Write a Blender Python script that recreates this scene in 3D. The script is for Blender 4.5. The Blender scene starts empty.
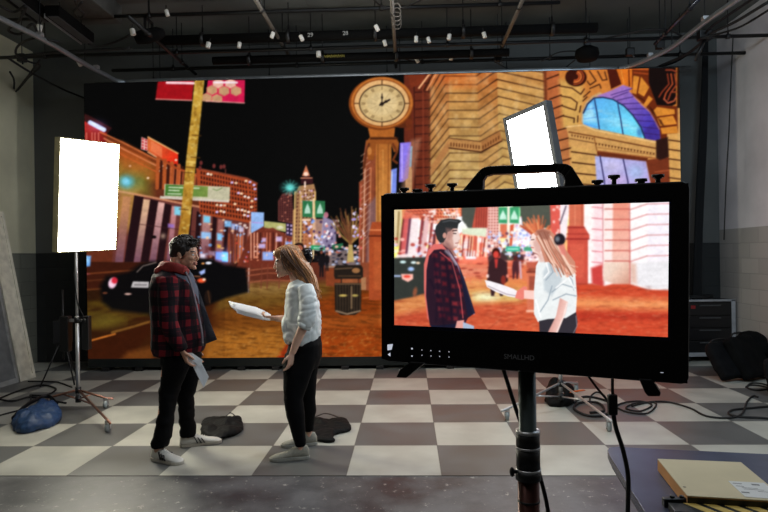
import bpy, bmesh, math, random
import numpy as np
from mathutils import Vector, Matrix, noise as mnoise
SC = bpy.context.scene
COL = SC.collection
RNG = random.Random(42)

# ---------------------------------------------------------------- camera: measured from the floor tiles
F, YAW, PITCH, ROLL = 602.0, -0.04041, 0.00012, -0.0151
EYE = Vector((0, 0, 1.5))
_f = Vector((math.sin(YAW)*math.cos(PITCH), math.cos(YAW)*math.cos(PITCH), math.sin(PITCH)))
_r = Vector((math.cos(YAW), -math.sin(YAW), 0)); _u = _r.cross(_f)
CR = math.cos(ROLL)*_r+math.sin(ROLL)*_u; CU = -math.sin(ROLL)*_r+math.cos(ROLL)*_u; CF = _f
def ray(x, y): return CR*((x-384)/F)-CU*((y-256)/F)+CF
def W(x, y, Y):
    d = ray(x, y); return EYE+d*(Y/d.y)
def Z(x, y, z=0.):
    d = ray(x, y); return EYE+d*((z-EYE.z)/d.z)
def XP(x, y, X):
    d = ray(x, y); return EYE+d*(X/d.x)
def rect_px(c, width, Yc=None):
    """four seen corners (tl,tr,br,bl) of a rectangle -> its world corners, by its real width or distance"""
    R = [ray(*q) for q in c]
    A = np.array([[R[0][i], -R[1][i], R[2][i], -R[3][i]] for i in range(3)])
    k = np.linalg.svd(A)[2][3]; k = k/k[0]
    P = [R[i]*k[i] for i in range(4)]
    s = width/(P[1]-P[0]).length if Yc is None else Yc/((P[0]+P[2])/2).y
    P = [p*s for p in P]
    u = (P[1]-P[0]+P[2]-P[3]).normalized(); v = (P[0]-P[3]+P[1]-P[2]); v = (v-u*v.dot(u)).normalized()
    return [EYE+p for p in P], u, v, u.cross(v)

# ---------------------------------------------------------------- materials
def lin(c): return tuple(((v/255.)/12.92 if v/255. <= .04045 else ((v/255.+.055)/1.055)**2.4) for v in c)
def mat(name, rgb, rough=.6, metal=0., var=.18, scale=9., bump=0., spec=.5, emit=None, es=0.):
    m = bpy.data.materials.new(name); m.use_nodes = True
    nt = m.node_tree; b = nt.nodes['Principled BSDF']
    c = lin(rgb)
    b.inputs['Roughness'].default_value = rough; b.inputs['Metallic'].default_value = metal
    b.inputs['Specular IOR Level'].default_value = spec
    tc = nt.nodes.new('ShaderNodeTexCoord'); n = nt.nodes.new('ShaderNodeTexNoise'); n.inputs['Scale'].default_value = scale; n.inputs['Detail'].default_value = 5
    nt.links.new(tc.outputs['Object'], n.inputs['Vector'])
    r = nt.nodes.new('ShaderNodeValToRGB'); r.color_ramp.elements[0].position = .3; r.color_ramp.elements[1].position = .7
    r.color_ramp.elements[0].color = (*[v*(1-var) for v in c], 1); r.color_ramp.elements[1].color = (*[min(1, v*(1+var)) for v in c], 1)
    nt.links.new(n.outputs['Fac'], r.inputs['Fac']); nt.links.new(r.outputs['Color'], b.inputs['Base Color'])
    if bump:
        bp = nt.nodes.new('ShaderNodeBump'); bp.inputs['Strength'].default_value = bump; bp.inputs['Distance'].default_value = .01
        nt.links.new(n.outputs['Fac'], bp.inputs['Height']); nt.links.new(bp.outputs['Normal'], b.inputs['Normal'])
    if emit:
        b.inputs['Emission Color'].default_value = (*lin(emit), 1); b.inputs['Emission Strength'].default_value = es
    return m
def math_node(nt, op, a, b=None, c=None):
    n = nt.nodes.new('ShaderNodeMath'); n.operation = op
    for i, v in enumerate((a, b, c)):
        if v is None: continue
        if isinstance(v, (int, float)): n.inputs[i].default_value = v
        else: nt.links.new(v, n.inputs[i])
    return n.outputs[0]
def screen_mat(name, strength=1., base=(0, 0, 0), rough=.7):
    m = bpy.data.materials.new(name); m.use_nodes = True; nt = m.node_tree; b = nt.nodes['Principled BSDF']
    b.inputs['Base Color'].default_value = (*lin(base), 1); b.inputs['Roughness'].default_value = rough; b.inputs['Specular IOR Level'].default_value = .04
    a = nt.nodes.new('ShaderNodeAttribute'); a.attribute_name = 'picture'
    nt.links.new(a.outputs['Color'], b.inputs['Emission Color']); b.inputs['Emission Strength'].default_value = strength
    return m

# ---------------------------------------------------------------- mesh builder (world coordinates)
class MB:
    def __init__(s): s.v = []; s.f = []; s.m = []; s.mi = 0
    def add(s, vs, fs):
        o = len(s.v); s.v += [Vector(p) for p in vs]
        for f in fs: s.f.append([i+o for i in f]); s.m.append(s.mi)
        return s
    def box(s, lo, hi):
        (a, b, c), (d, e, f) = lo, hi
        return s.add([(a, b, c), (d, b, c), (d, e, c), (a, e, c), (a, b, f), (d, b, f), (d, e, f), (a, e, f)],
                     [(0, 3, 2, 1), (4, 5, 6, 7), (0, 1, 5, 4), (1, 2, 6, 5), (2, 3, 7, 6), (3, 0, 4, 7)])
    def obox(s, o, u, v, w):
        """box from a corner and three edge vectors"""
        o, u, v, w = map(Vector, (o, u, v, w))
        P = [o, o+u, o+u+v, o+v, o+w, o+u+w, o+u+v+w, o+v+w]
        fs = [(0, 3, 2, 1), (4, 5, 6, 7), (0, 1, 5, 4), (1, 2, 6, 5), (2, 3, 7, 6), (3, 0, 4, 7)]
        if u.cross(v).dot(w) < 0: fs = [f[::-1] for f in fs]
        return s.add(P, fs)
    def prism(s, pts, ext):
        """planar outline pushed along ext"""
        pts = [Vector(p) for p in pts]; ext = Vector(ext); n = len(pts)
        nn = Vector((0, 0, 0))
        for i in range(n): nn += pts[i].cross(pts[(i+1) % n])
        if nn.dot(ext) > 0: pts = pts[::-1]
        return s.add(pts+[p+ext for p in pts], [tuple(range(n)), tuple(range(2*n-1, n-1, -1))]+[((i+1) % n, i, n+i, n+(i+1) % n) for i in range(n)])
    def tube(s, path, r, n=10, closed=False):
        path = [Vector(p) for p in path]; R = r if isinstance(r, (list, tuple)) else [r]*len(path)
        return s.loft([(p, q, q) for p, q in zip(path, R)], n)
    def loft(s, secs, n=20, ref=None, caps=True):
        """closed body through sections (centre, ra, rb[, power]); rb is measured along ref (default: depth Y)"""
        P = [Vector(q[0]) for q in secs]; N = len(P)
        ref0 = Vector(ref) if ref else None; prev = None; vs = []
        for i in range(N):
            t = (P[min(i+1, N-1)]-P[max(i-1, 0)])
            t = t.normalized() if t.length > 1e-9 else Vector((0, 0, 1))
            if ref0 is not None: b = (ref0-t*ref0.dot(t)).normalized()
            else:
                if prev is None:
                    g = Vector((0, 1, 0)) if abs(t.y) < .9 else Vector((0, 0, 1)); b = (g-t*g.dot(t)).normalized()
                else: b = (prev-t*prev.dot(t)).normalized()
                prev = b
            a = b.cross(t)
            pw = secs[i][3] if len(secs[i]) > 3 else 2.
            for k in range(n):
                th = 2*math.pi*k/n; c, q = math.cos(th), math.sin(th)
                c = math.copysign(abs(c)**(2/pw), c); q = math.copysign(abs(q)**(2/pw), q)
                vs.append(P[i]+a*(c*secs[i][1])+b*(q*secs[i][2]))
        fs = [(i*n+k, i*n+(k+1) % n, (i+1)*n+(k+1) % n, (i+1)*n+k) for i in range(N-1) for k in range(n)]
        if caps: fs += [tuple(range(n-1, -1, -1)), tuple((N-1)*n+k for k in range(n))]
        return s.add(vs, fs)
    def ell(s, c, r, n=16, m=10, rot=None):
        c = Vector(c); r = (r, r, r) if isinstance(r, (int, float)) else r
        vs = []
        for j in range(1, m):
            ph = math.pi*j/m
            for k in range(n):
                th = 2*math.pi*k/n; p = Vector((r[0]*math.sin(ph)*math.cos(th), r[1]*math.sin(ph)*math.sin(th), r[2]*math.cos(ph)))
                vs.append(c+(rot@p if rot else p))
        for z in (1, -1):
            p = Vector((0, 0, z*r[2])); vs.append(c+(rot@p if rot else p))
        a, b = len(vs)-2, len(vs)-1
        fs = [(j*n+k, (j+1)*n+k, (j+1)*n+(k+1) % n, j*n+(k+1) % n) for j in range(m-2) for k in range(n)]
        fs += [(a, k, (k+1) % n) for k in range(n)]+[(b, (m-2)*n+(k+1) % n, (m-2)*n+k) for k in range(n)]
        return s.add(vs, fs)
    def disc(s, p0, p1, r0, r1=None, n=20): return s.loft([(p0, r0, r0), (p1, r0 if r1 is None else r1, r0 if r1 is None else r1)], n)
    def mesh(s, name, org=(0, 0, 0)):
        me = bpy.data.meshes.new(name); o = Vector(org)
        me.from_pydata([tuple(p-o) for p in s.v], [], s.f)
        if any(s.m): me.polygons.foreach_set('material_index', s.m)
        me.validate(); me.update(); return me
    def build(s, name, mats, parent=None, smooth=False, bevel=0., seg=2, org=None, angle=None):
        if not isinstance(mats, (list, tuple)): mats = [mats]
        base = Vector((0, 0, 0)); r = parent
        while r is not None: base += r.location; r = r.parent
        if parent is None and org is None:
            xs = [p.x for p in s.v]; ys = [p.y for p in s.v]; zs = [p.z for p in s.v]
            org = Vector(((min(xs)+max(xs))/2, (min(ys)+max(ys))/2, min(zs)))
        if org is not None and parent is None: base = Vector(org)
        me = s.mesh(name, base)
        return link(name, me, mats, parent, base if parent is None else None, smooth, bevel, seg)
def link(name, me, mats, parent=None, loc=None, smooth=False, bevel=0., seg=2):
    for m in (mats if isinstance(mats, (list, tuple)) else [mats]): me.materials.append(m)
    o = bpy.data.objects.new(name, me); COL.objects.link(o)
    if parent is not None: o.parent = parent
    elif loc is not None: o.location = loc
    if smooth: me.polygons.foreach_set('use_smooth', [True]*len(me.polygons))
    if bevel:
        b = o.modifiers.new('bevel', 'BEVEL'); b.width = bevel; b.segments = seg; b.limit_method = 'ANGLE'; b.angle_limit = math.radians(40)
    return o
def tag(o, label, cat, group=None):
    o['label'] = label; o['category'] = cat
    if group: o['group'] = group
    return o
def thing(name, label, cat, loc=(0, 0, 0), group=None):
    o = bpy.data.objects.new(name, None); COL.objects.link(o); o.location = loc; o.empty_display_size = .1
    return tag(o, label, cat, group)
def struct(o): o['kind'] = 'structure'; return o
def stuff(o): o['kind'] = 'stuff'; return o
def smooth_path(pts, n=6):
    """Catmull-Rom through points"""
    P = [Vector(p) for p in pts]; P = [P[0]*2-P[1]]+P+[P[-1]*2-P[-2]]; out = []
    for i in range(1, len(P)-2):
        for k in range(n):
            t = k/n; a, b, c, d = P[i-1:i+3]
            out.append(.5*((2*b)+(c-a)*t+(2*a-5*b+4*c-d)*t*t+(3*b-a-3*c+d)*t*t*t))
    out.append(P[-2]); return out
def solid(mb, voxel, smooth=6, noise_amp=0., noise_scale=10., folds=None):
    """fuse overlapping closed bodies of a builder into one continuous skin"""
    me = mb.mesh('tmp'); o = bpy.data.objects.new('tmp', me); COL.objects.link(o)
    r = o.modifiers.new('r', 'REMESH'); r.mode = 'VOXEL'; r.voxel_size = voxel
    if smooth: q = o.modifiers.new('s', 'SMOOTH'); q.factor = .5; q.iterations = smooth
    dg = bpy.context.evaluated_depsgraph_get(); dg.update()
    new = bpy.data.meshes.new_from_object(o.evaluated_get(dg)); bpy.data.objects.remove(o); bpy.data.meshes.remove(me)
    if noise_amp or folds:
        for v in new.vertices:
            d = 0.
            if noise_amp: d += noise_amp*mnoise.noise(v.co*noise_scale)
            if folds: d += folds(v.co)
            v.co += v.normal*d
    new.update(); return new
def build_solid(mb, name, mats, parent, voxel, smooth=6, noise_amp=0., noise_scale=10., folds=None, pick=None):
    me = solid(mb, voxel, smooth, noise_amp, noise_scale, folds)
    base = Vector((0, 0, 0)); r = parent
    while r is not None: base += r.location; r = r.parent
    if pick:
        me.polygons.foreach_set('material_index', [pick(p.center) for p in me.polygons])
    me.transform(Matrix.Translation(-base))
    return link(name, me, mats, parent, None, True)
# ---------------------------------------------------------------- picture painter (numpy only)
import numpy as np, math, random

class Canvas:
    """flat picture in sRGB 0..1, drawn with vector shapes; x0,y0..x1,y1 are drawing units"""
    def __init__(s, x0, y0, x1, y1, S, col=(0, 0, 0)):
        s.x0, s.y0, s.x1, s.y1, s.S = x0, y0, x1, y1, S
        s.w, s.h = int(round((x1-x0)*S)), int(round((y1-y0)*S))
        s.a = np.empty((s.h, s.w, 3), np.float32); s.a[:] = np.array(col)/255.
        s.X = (x0+(np.arange(s.w)+.5)/S).astype(np.float32)
        s.Y = (y0+(np.arange(s.h)+.5)/S).astype(np.float32)
        s.rng = np.random.RandomState(7)

    def box(s, xa, ya, xb, yb):
        i0 = max(0, int((xa-s.x0)*s.S)-1); i1 = min(s.w, int((xb-s.x0)*s.S)+2)
        j0 = max(0, int((ya-s.y0)*s.S)-1); j1 = min(s.h, int((yb-s.y0)*s.S)+2)
        if i1 <= i0 or j1 <= j0: return None
        X, Y = np.meshgrid(s.X[i0:i1], s.Y[j0:j1])
        return (slice(j0, j1), slice(i0, i1)), X, Y

    def put(s, sl, m, col, a=1., col2=None, t=None):
        c = np.array(col, np.float32)/255.
        if col2 is not None:
            c = c+(np.array(col2, np.float32)/255.-c)*t[..., None]
        m = (m*a)[..., None]
        s.a[sl] = s.a[sl]*(1-m)+c*m

    @staticmethod
    def grad(X, Y, g):
        (ax, ay), (bx, by) = g
        dx, dy = bx-ax, by-ay
        return np.clip(((X-ax)*dx+(Y-ay)*dy)/(dx*dx+dy*dy), 0, 1)

    def poly(s, pts, col, a=1., soft=.35, col2=None, g=None, tex=None):
        p = np.array(pts, np.float32)
        b = s.box(p[:, 0].min()-soft, p[:, 1].min()-soft, p[:, 0].max()+soft, p[:, 1].max()+soft)
        if b is None: return
        sl, X, Y = b
        ins = np.zeros(X.shape, bool); d2 = np.full(X.shape, 1e9, np.float32)
        n = len(p)
        for i in range(n):
            ax, ay = p[i]; bx, by = p[(i+1) % n]
            dx, dy = bx-ax, by-ay; L = dx*dx+dy*dy+1e-9
            t = np.clip(((X-ax)*dx+(Y-ay)*dy)/L, 0, 1)
            d2 = np.minimum(d2, (X-ax-t*dx)**2+(Y-ay-t*dy)**2)
            if ay != by:
                c = ((ay > Y) != (by > Y)) & (X < (bx-ax)*(Y-ay)/(by-ay)+ax)
                ins ^= c
        d = np.sqrt(d2)
        m = np.clip(.5+np.where(ins, d, -d)/(2*soft), 0, 1)
        if tex is not None: m = m*s.noise(X, Y, *tex)
        s.put(sl, m, col, a, col2, s.grad(X, Y, g) if g else None)

    def line(s, pts, w, col, a=1., soft=.35):
        p = np.array(pts, np.float32); r = w/2+soft
        b = s.box(p[:, 0].min()-r, p[:, 1].min()-r, p[:, 0].max()+r, p[:, 1].max()+r)
        if b is None: return
        sl, X, Y = b
        d2 = np.full(X.shape, 1e9, np.float32)
        for (ax, ay), (bx, by) in zip(p[:-1], p[1:]):
            dx, dy = bx-ax, by-ay; L = dx*dx+dy*dy+1e-9
            t = np.clip(((X-ax)*dx+(Y-ay)*dy)/L, 0, 1)
            d2 = np.minimum(d2, (X-ax-t*dx)**2+(Y-ay-t*dy)**2)
        s.put(sl, np.clip(.5+(w/2-np.sqrt(d2))/(2*soft), 0, 1), col, a)

    def ell(s, cx, cy, rx, ry, col, a=1., soft=.35, rot=0., col2=None, g=None):
        r = max(rx, ry)+soft
        b = s.box(cx-r, cy-r, cx+r, cy+r)
        if b is None: return
        sl, X, Y = b
        c, q = math.cos(rot), math.sin(rot)
        u = ((X-cx)*c+(Y-cy)*q)/rx; v = (-(X-cx)*q+(Y-cy)*c)/ry
        k = np.sqrt(u*u+v*v)
        s.put(sl, np.clip(.5+(1-k)*min(rx, ry)/(2*soft), 0, 1), col, a, col2, s.grad(X, Y, g) if g else None)

    def glow(s, cx, cy, r, col, a=1., ry=None):
        ry = ry or r
        b = s.box(cx-2.5*r, cy-2.5*ry, cx+2.5*r, cy+2.5*ry)
        if b is None: return
        sl, X, Y = b
        k = np.exp(-(((X-cx)/r)**2+((Y-cy)/ry)**2)*1.2)*a
        s.a[sl] += k[..., None]*np.array(col, np.float32)/255.

    def noise(s, X, Y, sx, sy, lo=0., hi=1., seed=0, ang=0.):
        c, q = math.cos(ang), math.sin(ang)
        U = (X*c+Y*q)/sx; V = (-X*q+Y*c)/sy
        rng = np.random.RandomState(seed+11); T = rng.rand(64, 64).astype(np.float32)
        def vn(U, V):
            iu, iv = np.floor(U).astype(int), np.floor(V).astype(int)
            fu, fv = U-iu, V-iv; fu = fu*fu*(3-2*fu); fv = fv*fv*(3-2*fv)
            g = lambda a, b: T[(iv+b) % 64, (iu+a) % 64]
            return (g(0, 0)*(1-fu)+g(1, 0)*fu)*(1-fv)+(g(0, 1)*(1-fu)+g(1, 1)*fu)*fv
        n = .65*vn(U, V)+.35*vn(U*2.1+9.3, V*2.1+4.7)
        return np.clip((n-lo)/(hi-lo), 0, 1)

    def speck(s, quad, n, cols, w, h, a=1., seed=1):
        """small lights scattered inside a quad (tl,tr,br,bl)"""
        rng = random.Random(seed); q = quad
        for _ in range(n):
            u, v = rng.random(), rng.random()
            x = (q[0][0]*(1-u)+q[1][0]*u)*(1-v)+(q[3][0]*(1-u)+q[2][0]*u)*v
            y = (q[0][1]*(1-u)+q[1][1]*u)*(1-v)+(q[3][1]*(1-u)+q[2][1]*u)*v
            s.ell(x, y, w*rng.uniform(.6, 1.2), h*rng.uniform(.6, 1.2), rng.choice(cols), a)

    def grid(s, quad, nu, nv, col, wu, wv, a=1.):
        """cells (windows) laid out in a quad"""
        q = [np.array(p, float) for p in quad]
        P = lambda u, v: (q[0]*(1-u)+q[1]*u)*(1-v)+(q[3]*(1-u)+q[2]*u)*v
        for i in range(nu):
            for j in range(nv):
                u0, u1 = (i+.5-wu/2)/nu, (i+.5+wu/2)/nu
                v0, v1 = (j+.5-wv/2)/nv, (j+.5+wv/2)/nv
                s.poly([P(u0, v0), P(u1, v0), P(u1, v1), P(u0, v1)], col, a)

    def finish(s, sig, amp=.2):
        """camera softness and the uneven grain every filmed surface has"""
        X, Y = np.meshgrid(s.X, s.Y)
        n = .5*s.noise(X, Y, 1.3, 1.3, seed=61)+.5*s.noise(X, Y, 5, 3.5, seed=62)
        s.a = s.a*(1+amp*(n-.5)*2)[..., None]
        r = int(sig*2.5)+1; k = np.exp(-np.arange(-r, r+1)**2/(2*sig*sig)); k /= k.sum()
        for ax in (0, 1):
            p = np.pad(s.a, [(r, r) if i == ax else (0, 0) for i in range(3)], 'edge'); o = np.zeros_like(s.a)
            for i, w in enumerate(k): o += w*(p[i:i+s.a.shape[0]] if ax == 0 else p[:, i:i+s.a.shape[1]])
            s.a = o
        s.a = np.clip(s.a, 0, 1)

    def sample(s, x, y):
        fx = np.clip((x-s.x0)*s.S-.5, 0, s.w-1.001); fy = np.clip((y-s.y0)*s.S-.5, 0, s.h-1.001)
        i, j = fx.astype(int), fy.astype(int); u, v = (fx-i)[..., None], (fy-j)[..., None]
        A = s.a
        return (A[j, i]*(1-u)+A[j, i+1]*u)*(1-v)+(A[j+1, i]*(1-u)+A[j+1, i+1]*u)*v


def paint_street():
    C = Canvas(78, 58, 692, 376, 1.6, (8, 8, 8))
    R = random.Random(3)
    # ---- ground
    C.poly([(78, 262), (300, 262), (300, 376), (78, 376)], (42, 22, 10), col2=(80, 34, 10), g=((100, 270), (240, 360)))
    C.poly([(225, 272), (400, 266), (400, 376), (225, 376)], (112, 62, 22), col2=(160, 88, 26), g=((300, 275), (300, 355)))
    C.poly([(232, 264), (330, 262), (330, 286), (232, 290)], (96, 44, 30))
    C.poly([(220, 286), (330, 282), (330, 306), (215, 312)], (124, 92, 34), .8, 4)
    C.poly([(235, 283), (290, 283), (284, 294), (232, 296)], (176, 140, 80), .6, 4)
    C.poly([(215, 312), (290, 306), (290, 332), (216, 334)], (132, 74, 22), .7, 5)
    C.poly([(205, 332), (292, 328), (284, 376), (200, 376)], (196, 122, 40), .8, 6)
    C.poly([(296, 300), (400, 286), (400, 376), (290, 376)], (158, 62, 14), .85, 5)
    C.poly([(318, 318), (400, 312), (400, 322), (318, 330)], (190, 96, 34), .6, 3)
    C.poly([(318, 338), (400, 330), (400, 376), (300, 376)], (184, 74, 18), .8, 6)
    C.poly([(288, 342), (298, 340), (292, 376), (268, 376), (274, 362)], (168, 44, 14), .9, 1.5)
    C.poly([(228, 284), (400, 280), (400, 376), (205, 376)], (70, 34, 8), .55, 2, tex=(9, 1.6, .45, .85, 3, .08))
    C.poly([(215, 330), (400, 326), (400, 376), (205, 376)], (236, 170, 84), .5, 3, tex=(3, 1.5, .55, .95, 5, -.4))
    # road on the left: streaks and kerb
    C.poly([(84, 300), (150, 296), (150, 318), (84, 330)], (104, 82, 22), .85, 4, tex=(22, 4, .2, .75, 8, -.15))
    C.ell(104, 321, 18, 7, (120, 104, 34), .7, 5)
    C.ell(128, 308, 16, 5, (96, 66, 26), .6, 4)
    C.poly([(84, 344), (152, 322), (152, 330), (116, 376), (84, 376)], (58, 22, 8), .9, 2)
    C.poly([(128, 352), (153, 346), (153, 360), (120, 360)], (140, 78, 28), .7, 3)
    C.line([(84, 342.5), (100, 338), (115, 334)], 1.8, (214, 120, 44))
    C.line([(112, 332.5), (132, 327), (152, 321)], 2.4, (128, 84, 34))
    C.poly([(84, 290), (400, 286), (400, 376), (84, 376)], (40, 22, 12), .16, 3)
    # ---- left buildings
    C.poly([(84, 262), (240, 262), (240, 290), (84, 290)], (60, 24, 14), .9, 1)
    for y, c in ((272, (120, 60, 30)), (279, (88, 44, 24)), (288, (104, 56, 26))):
        C.line([(84, y+2), (150, y-3)], 1.6, c, .8)
    C.poly([(84, 126), (122, 143), (166, 163), (200, 175), (200, 262), (84, 262)], (98, 44, 26))
    C.poly([(84, 138), (122, 142), (160, 162), (160, 182), (84, 180)], (150, 72, 26), .9, 3)
    C.poly([(114, 160), (150, 166), (150, 196), (114, 192)], (118, 120, 44), .8, 7)
    C.poly([(78, 112), (88, 115), (112, 128), (107, 134), (84, 123)], (52, 20, 20))
    C.poly([(84, 121), (107, 133), (107, 150), (84, 150)], (176, 44, 36), col2=(120, 24, 24), g=((84, 121), (107, 145)))
    for x in (86.5, 92, 95, 98.5): C.line([(x, 133), (x, 144)], 1.2, (240, 130, 110), .8)
    C.line([(90, 122.5), (104, 129.8)], 4.2, (196, 214, 255)); C.glow(97, 126, 9, (60, 50, 90), .7, 6)
    for k in range(5):
        C.line([(100+2*k, 132+3.2*k), (124, 143+3.2*k), (165, 164+3*k)], 1.3, [(210, 110, 60), (110, 46, 22), (220, 130, 90), (150, 70, 30), (190, 86, 40)][k])
    C.poly([(141.5, 137), (147.5, 139.5), (147.5, 151), (141, 149)], (236, 190, 180))
    C.grid([(141.5, 137), (147.5, 139.5), (147.5, 151), (141, 149)], 2, 4, (190, 40, 50), .6, .6)
    C.poly([(147.5, 136.5), (178, 153), (178, 166), (161, 160), (147.5, 150.5)], (216, 102, 52), col2=(224, 46, 24), g=((150, 145), (176, 158)))
    C.line([(148, 137), (178, 153.5)], 1.2, (250, 190, 120))
    C.poly([(151, 141), (162, 147), (162, 158), (151, 151)], (236, 130, 84), .7)
    C.line([(148, 152), (163, 161), (178, 168)], 1.6, (246, 170, 120), .9)
    for x, y in ((163, 166), (166.5, 168), (160, 171), (176, 160), (130, 166), (148, 178)): C.ell(x, y, 1.3, 1, (255, 230, 200))
    for k in range(4):
        C.line([(158+k*7, 158+k*2.5), (157+k*7, 188)], 3.4, (176, 84, 40)); C.line([(161.5+k*7, 160+k*2.5), (160.5+k*7, 188)], 2.6, (60, 24, 16))
    C.line([(158, 157), (176, 168), (202, 178)], 2, (168, 72, 34))
    for k in range(9): C.line([(171+k*3.1, 168+k*.7), (170+k*3.1, 184)], 1.1, (214, 108, 64), .7)
    # facade columns
    C.poly([(118, 192), (150, 197), (210, 209), (250, 222), (250, 262), (112, 262)], (104, 52, 46))
    C.poly([(118, 185), (140, 188), (136, 232), (112, 228)], (196, 150, 70), .7, 6)
    dark = (34, 16, 20)
    for top, bot, w in (((139, 196), (129, 262), 9.5), ((154.5, 200), (144.5, 262), 8), ((168, 204), (160, 262), 7), ((190.5, 207), (186, 262), 4.5),
                        ((199, 212), (196, 262), 4.5), ((215, 217), (212, 262), 4), ((227, 222), (224, 262), 3.4)):
        C.poly([(top[0]-w/2, top[1]-1), (top[0]+w/2, top[1]+1), (bot[0]+w/2, bot[1]), (bot[0]-w/2, bot[1])], dark)
    for top, bot, w, c in (((146.8, 199), (137, 262), 6.4, (232, 190, 150)), ((161.5, 202), (152.5, 262), 6.4, (230, 180, 170)), ((174.5, 206), (169, 262), 5, (222, 150, 146)),
                           ((183, 208), (179, 262), 4, (210, 130, 130)), ((207, 214), (204, 262), 8, (224, 164, 146)), ((221, 219), (218, 262), 5.5, (190, 116, 96)),
                           ((127, 196), (119, 262), 8, (190, 130, 90))):
        C.poly([(top[0]-w/2, top[1]), (top[0]+w/2, top[1]+1), (bot[0]+w/2, bot[1]), (bot[0]-w/2, bot[1])], c, .9, .5, (118, 78, 96), ((160, 205), (160, 262)))
    C.line([(118, 191), (150, 197), (210, 209), (250, 221)], 2, (220, 150, 110), .8)
    for k in range(5): C.line([(139+k*15, 224+k*2), (152+k*15, 226+k*2)], .9, (60, 30, 30), .6)
    C.glow(163, 236, 3, (120, 110, 90), .9); C.ell(154, 237, 2.4, 1.6, (14, 8, 8))
    for x, y, w, h, c in ((177.5, 211, 3.2, 4.4, (130, 214, 240)), (206.8, 219.5, 3.2, 3.4, (120, 210, 245)), (206, 235.5, 5, 3.4, (150, 196, 244)), (219.5, 237, 2.4, 3.6, (130, 206, 250)),
                          (219, 246.5, 1.8, 1.8, (250, 190, 60)), (228, 224, 3.4, 3.2, (130, 190, 240)), (235, 227, 3.4, 3, (150, 180, 240)), (241, 229.5, 2.6, 2.6, (190, 190, 230)),
                          (203.5, 256.5, 3.4, 2.6, (230, 220, 240)), (211.5, 253.5, 3, 2.4, (210, 200, 240)), (219, 256, 3.4, 4, (110, 150, 240)), (226, 257, 4, 5, (110, 190, 250)), (171, 226, 3, 2, (150, 110, 190))):
        C.poly([(x-w, y-h-.4), (x+w, y-h+.4), (x+w, y+h), (x-w, y+h-.6)], c, .95, .9)
    C.glow(225, 257, 8, (60, 80, 150), .8)
    for k in range(9): C.line([(233+k*2.6, 226+k*.6), (232+k*2.5, 258)], 1, R.choice([(240, 200, 190), (210, 150, 140), (50, 22, 24)]), .7)
    C.speck([(196, 214), (248, 224), (248, 262), (196, 262)], 34, [(190, 220, 255), (255, 236, 226), (120, 180, 250), (255, 200, 150)], 1.5, 1.3, .8, 77)
    C.poly([(205, 246), (214, 248), (214, 262), (205, 262)], (90, 30, 30), .5, 1)
    for k in range(7): C.line([(229+k*3.2, 234+k*.5), (229+k*3, 262)], 1.7, R.choice([(150, 70, 44), (180, 90, 54), (96, 40, 26)]))
    # brown gridded block
    q = [(198, 166), (247, 178), (257, 183.5), (250, 222)]
    C.poly([(196, 168), (203, 169), (246, 178), (257, 183.5), (257, 218), (250, 223), (200, 214)], (168, 70, 36))
    C.grid([(200, 170), (247, 181), (250, 221), (200, 213)], 17, 9, (58, 22, 16), .55, .62)
    C.grid([(248, 181), (257, 185), (257, 216), (250, 220)], 3, 9, (50, 20, 16), .5, .5)
    C.line([(200, 169), (247, 178.5), (257, 183.5)], 1.6, (130, 60, 40))
    for x, y in ((214, 166), (221, 167), (224, 166.5), (201, 163), (200, 168)): C.ell(x, y, 1.6, 2.2, (110, 46, 44))
    C.line([(225.5, 169), (225.5, 174)], .8, (120, 60, 50))
    for x, y in ((208, 174), (211, 174.5), (232, 182.5), (236, 183), (246, 181), (250, 182), (238.5, 193), (241.5, 193.6), (245, 196.5), (248.5, 197.5), (217, 205), (221, 205.3), (224.5, 205.4),
                 (217, 212), (221, 211), (224, 212), (235, 204), (238, 209.5), (242, 210), (245, 211), (244.5, 215), (248, 216), (248.5, 212), (254, 185), (255, 189), (252, 201), (251.5, 207), (255.5, 199)):
        C.ell(x, y, 1.5, 1.1, R.choice([(255, 240, 230), (214, 200, 255), (255, 220, 180)]))
    # street banner
    C.poly([(164.5, 184), (230, 187), (229.5, 201), (164, 196.5)], (196, 190, 160))
    C.poly([(165.5, 184.5), (208, 186.5), (207.5, 197), (165, 195.5)], (66, 118, 46), col2=(118, 142, 66), g=((170, 190), (205, 190)))
    C.poly([(160, 196), (229, 200.5), (229, 202.5), (160, 198.5)], (214, 204, 190))
    for x0, x1, y in ((169, 183, 187.3), (187, 199, 187.9), (169, 179, 190.3), (168, 181, 193.7)): C.line([(x0, y), (x1, y+.4)], 1.3, (214, 226, 196), .9)
    C.line([(213, 189), (217, 190.5), (222, 188)], 1, (120, 140, 90))
    # banners on the pole
    C.poly([(158, 80), (194, 80), (192, 100), (155.5, 99.5)], (160, 18, 26))
    C.line([(167, 82.6), (194, 83.2)], 2.4, (255, 214, 220)); C.line([(156, 99), (192, 100.4)], 1, (236, 150, 140))
    C.poly([(208, 80), (245, 80), (244.5, 103), (205.5, 100.5)], (206, 26, 76))
    for x, y in ((212, 90), (224, 91), (236, 91), (217, 99), (218, 83.5), (230.5, 83.5), (206.5, 98)):
        C.poly([(x+6*math.cos(t*math.pi/3+.5), y+5*math.sin(t*math.pi/3+.5)) for t in range(6)], (196, 150, 110) if y > 84 else (230, 180, 160))
        C.line([(x+6*math.cos(t*math.pi/3+.5), y+5*math.sin(t*math.pi/3+.5)) for t in range(7)], .6, (220, 90, 90), .7)
    C.poly([(245, 80), (260, 80), (260, 106), (244.5, 106)], (8, 8, 8)); C.poly([(200, 101), (246, 104), (246, 112), (200, 112)], (8, 8, 8))
    C.line([(206, 101), (244.5, 103)], .9, (240, 170, 160)); C.line([(214, 82.4), (237, 82.6)], 1.8, (250, 230, 240))
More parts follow.
